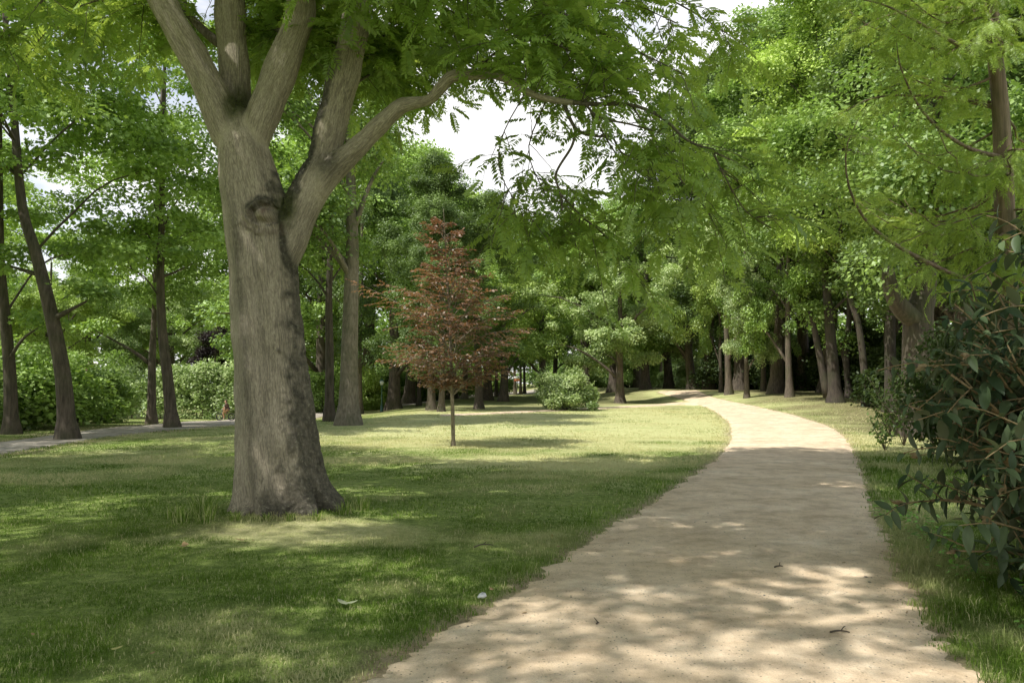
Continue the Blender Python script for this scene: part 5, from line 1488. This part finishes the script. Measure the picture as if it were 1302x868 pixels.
def cyclist():
    Y0 = 45.0; b = gat(288.5, Y0); b = np.array([b[0], b[1], terrain(b[0], b[1]) + 0.03]); rz = math.radians(5)
    bike = thing('bicycle', 'dark bicycle being ridden along the asphalt walk', 'bicycle', b, rz)
    R = 0.20; wx = 0.33    # front wheel towards -x
    T3 = lambda p, q, r, mat, nm, par: link(nm, (lambda g: (g.add(*tube([p, q], r, 8)), g.mesh(nm, mat, True))[1])(Geo()), par)
    for sx in (-1, 1):
        c = (sx * wx, 0, R); g = Geo(); V, Q = torus(R - 0.03, 0.006, c=c); g.add(V, Q)
        for q in range(14):
            a = q * TAU / 14; V, Q, T = tube([c, (c[0] + math.cos(a) * (R - 0.03), 0, c[2] + math.sin(a) * (R - 0.03))], 0.0016, 4, False); g.add(V, Q)
        V, Q, T = tube([(c[0], -0.04, R), (c[0], 0.04, R)], 0.018, 10); g.add(V, Q, T)
        w = link('wheel', g.mesh('wheel', M['steel'], True), bike)
        g = Geo(); V, Q = torus(R - 0.02, 0.026, c=c); g.add(V, Q); link('tyre', g.mesh('tyre', M['rubber'], True), w)
    bb = np.array([-0.02, 0, 0.20]); st = np.array([0.10, 0, 0.46]); hd = np.array([-0.20, 0, 0.50]); ha = np.array([-0.22, 0, 0.43])
    g = Geo()
    for p, q, r in [(bb, st, .014), (bb, ha, .016), (st, hd, .014), (hd, ha, .017)]:
        V, Q, T = tube([p, q], r, 8); g.add(V, Q, T)
    for s in (-.03, .03):
        for p, q in [((wx, s, R), bb), ((wx, s, R), st), ((-wx, s, R), ha)]: V, Q, T = tube([p, q], .009, 6); g.add(V, Q, T)
    link('frame', g.mesh('bike_frame', M['frame'], True), bike)
    g = Geo(); V, Q, T = tube([(0.10, 0, .46), (0.115, 0, .54)], .012, 8); g.add(V, Q, T); V, Q, T = tube([(0.02, 0, .555), (0.07, 0, .56), (0.13, 0, .565), (0.18, 0, .57)], [.015, .03, .05, .055], 10); V[:, 2] = .555 + (V[:, 2] - .555) * .4; g.add(V, Q, T); link('saddle', g.mesh('saddle', M['rubber'], True), bike)
    g = Geo(); V, Q, T = tube([(-.20, 0, .50), (-.205, 0, .62)], .012, 8); g.add(V, Q, T); V, Q, T = tube(spline([(-.11, -.19, .64), (-.19, -.16, .64), (-.215, 0, .63), (-.19, .16, .64), (-.11, .19, .64)], 18), .010, 8); g.add(V, Q, T); link('handlebar', g.mesh('handlebar', M['steel'], True), bike)
    g = Geo(); V, Q, T = tube([(-.02, -.05, .20), (-.02, .05, .20)], .02, 8); g.add(V, Q, T); V, Q, T = tube([(-.02, -.05, .20), (-.07, -.05, .09)], .009, 6); g.add(V, Q, T); V, Q, T = tube([(-.02, .05, .20), (.03, .05, .31)], .009, 6); g.add(V, Q, T)
    g.add(*box((-.07, -.085, .09), (.07, .06, .018))); g.add(*box((.03, .085, .31), (.07, .06, .018))); link('crank', g.mesh('crank', M['steel']), bike)
    # rider (seat at .57, handlebar at .64)
    per = thing('person', 'person in brown top and tan trousers riding the bicycle past the hedge', 'person', b, rz)
    pelvis = (.10, 0, .62); waist = (.085, 0, .72); chest = (.05, 0, .86); neck = (.03, 0, .945); head0 = (.015, 0, .99); head1 = (.005, 0, 1.06); head2 = (.010, 0, 1.12)
    pts = [pelvis, waist, chest, neck, head0, head1, head2]; ed = [(0, 1), (1, 2), (2, 3), (3, 4), (4, 5), (5, 6)]; rd = [.09, .088, .098, .042, .058, .082, .060]
    def arm(s):
        k = len(pts); pts.extend([(.045, s * .105, .90), (-.02, s * .15, .76), (-.10, s * .175, .675), (-.13, s * .18, .655), (-.16, s * .18, .645)]); rd.extend([.036, .027, .020, .022, .016]); ed.extend([(2, k), (k, k + 1), (k + 1, k + 2), (k + 2, k + 3), (k + 3, k + 4)])
    def leg(s, knee, ankle, toe):
        k = len(pts); pts.extend([(.085, s * .07, .585), knee, ankle, toe]); rd.extend([.060, .042, .026, .022]); ed.extend([(0, k), (k, k + 1), (k + 1, k + 2), (k + 2, k + 3)])
    arm(-1); arm(1); leg(-1, (-.11, -.085, .44), (-.045, -.085, .15), (-.115, -.085, .115)); leg(1, (-.17, .085, .60), (.06, .085, .365), (-.01, .085, .335))
    link('body', skin_mesh('body', pts, ed, rd, M['skin']), per)
    P2 = np.array(pts)
    def sub(idx, edges, rr, nm, mat): link(nm, skin_mesh(nm, [P2[k] for k in idx], edges, rr, mat), per)
    sub([1, 2, 7, 8, 12, 13, 0], [(0, 1), (1, 2), (2, 3), (1, 4), (4, 5), (0, 6)], [.135, .150, .075, .055, .075, .055, .125], 'shirt', M['shirt'])
    sub([0, 17, 18, 19, 21, 22, 23], [(0, 1), (1, 2), (2, 3), (0, 4), (4, 5), (5, 6)], [.092, .076, .058, .040, .076, .058, .040], 'trousers', M['shorts'])
    link('hair', skin_mesh('hair', [(.045, 0, 1.0), (.035, 0, 1.07), (.015, 0, 1.135), (-.03, 0, 1.14)], [(0, 1), (1, 2), (2, 3)], [.05, .076, .068, .035], M['hair']), per)
    g = Geo(); V, Q, T = tube([(-.07, 0, 1.05), (-.098, 0, 1.035), (-.072, 0, 1.025)], [.008, .012, .006], 6); g.add(V, Q, T); link('nose', g.mesh('nose', M['skin'], True), per)


cyclist()

# ------------------------------------------------------------------ far wood that closes the horizon (one mass)
def far_wood():
    r = np.random.default_rng(31); n = 900
    a = np.radians(r.uniform(38, 142, n)); R = r.uniform(150, 175, n); C = np.c_[R * np.cos(a), R * np.sin(a), r.random(n) ** 0.8 * 17 + 0.5]
    V, F, t = leaf_cloud(r, C, 110, 3.2, 0.8, 1.0, KITE, 17, 0, 0.7)
    tag(link('far_wood', make_mesh('far_wood', V, F, M['dense'], False, {'tint': t})), 'distant belt of woodland behind the park trees', 'wood', kind='stuff')


far_wood()

# ------------------------------------------------------------------ sky, sun, camera
w = bpy.data.worlds.new('World'); sc.world = w; w.use_nodes = True
N, L = w.node_tree.nodes, w.node_tree.links; N.clear()
sky = nd(N, 'ShaderNodeTexSky', sky_type='NISHITA'); sky.sun_disc = False; sky.sun_elevation = SUN_EL
sky.sun_rotation = math.atan2(SUN_AZ[0], SUN_AZ[1]); sky.air_density = 1.0; sky.dust_density = 1.5; sky.altitude = 50
tc = nd(N, 'ShaderNodeTexCoord')
nz = noise(N, L, tc.outputs['Generated'], 2.3, 6, 0.6, (1, 1, 2.2))
rp = ramp(N, [(0.33, (0, 0, 0)), (0.55, (1, 1, 1))]); L.new(nz, rp.inputs[0])
sx = nd(N, 'ShaderNodeSeparateXYZ'); L.new(tc.outputs['Generated'], sx.inputs[0])
zr = ramp(N, [(0.46, (1, 1, 1)), (0.80, (0.12, 0.12, 0.12))]); L.new(sx.outputs['Z'], zr.inputs[0])
mx = mixc(N, L, math_(N, L, 'MULTIPLY', math_(N, L, 'MULTIPLY', rp.outputs[0], 0.95), zr.outputs[0]), sky.outputs[0], (9.8, 9.7, 9.6))
bg = nd(N, 'ShaderNodeBackground'); bg.inputs['Strength'].default_value = 0.15; L.new(mx, bg.inputs[0])
ow = nd(N, 'ShaderNodeOutputWorld'); L.new(bg.outputs[0], ow.inputs[0])

sl = bpy.data.lights.new('sun', 'SUN'); sl.energy = 5.0; sl.angle = math.radians(0.53); sl.color = (1.0, 0.965, 0.89)
so = bpy.data.objects.new('sun', sl); COL.objects.link(so)
from mathutils import Vector
sv = Vector((SUN_AZ[0] * math.cos(SUN_EL), SUN_AZ[1] * math.cos(SUN_EL), math.sin(SUN_EL)))
so.rotation_euler = sv.to_track_quat('Z', 'Y').to_euler(); so.location = (-20, -12, 40)

cam = bpy.data.cameras.new('camera'); cam.sensor_width = 36; cam.lens = FPX / 1302 * 36; cam.clip_end = 2000; cam.clip_start = 0.05
co_ = bpy.data.objects.new('camera', cam); COL.objects.link(co_); co_.location = (0, 0, EYE); co_.rotation_euler = (math.pi / 2 + PITCH, 0, 0)
sc.camera = co_

sc.view_settings.view_transform = 'Standard'; sc.view_settings.look = 'None'; sc.view_settings.exposure = 0; sc.view_settings.gamma = 1
cy = sc.cycles
cy.use_denoising = True; cy.denoiser = 'OPENIMAGEDENOISE'; cy.denoising_input_passes = 'RGB_ALBEDO_NORMAL'
cy.max_bounces = 7; cy.diffuse_bounces = 2; cy.glossy_bounces = 2; cy.transmission_bounces = 3; cy.transparent_max_bounces = 4
cy.sample_clamp_indirect = 6; cy.use_adaptive_sampling = True; cy.adaptive_threshold = 0.01
sc.render.use_persistent_data = False
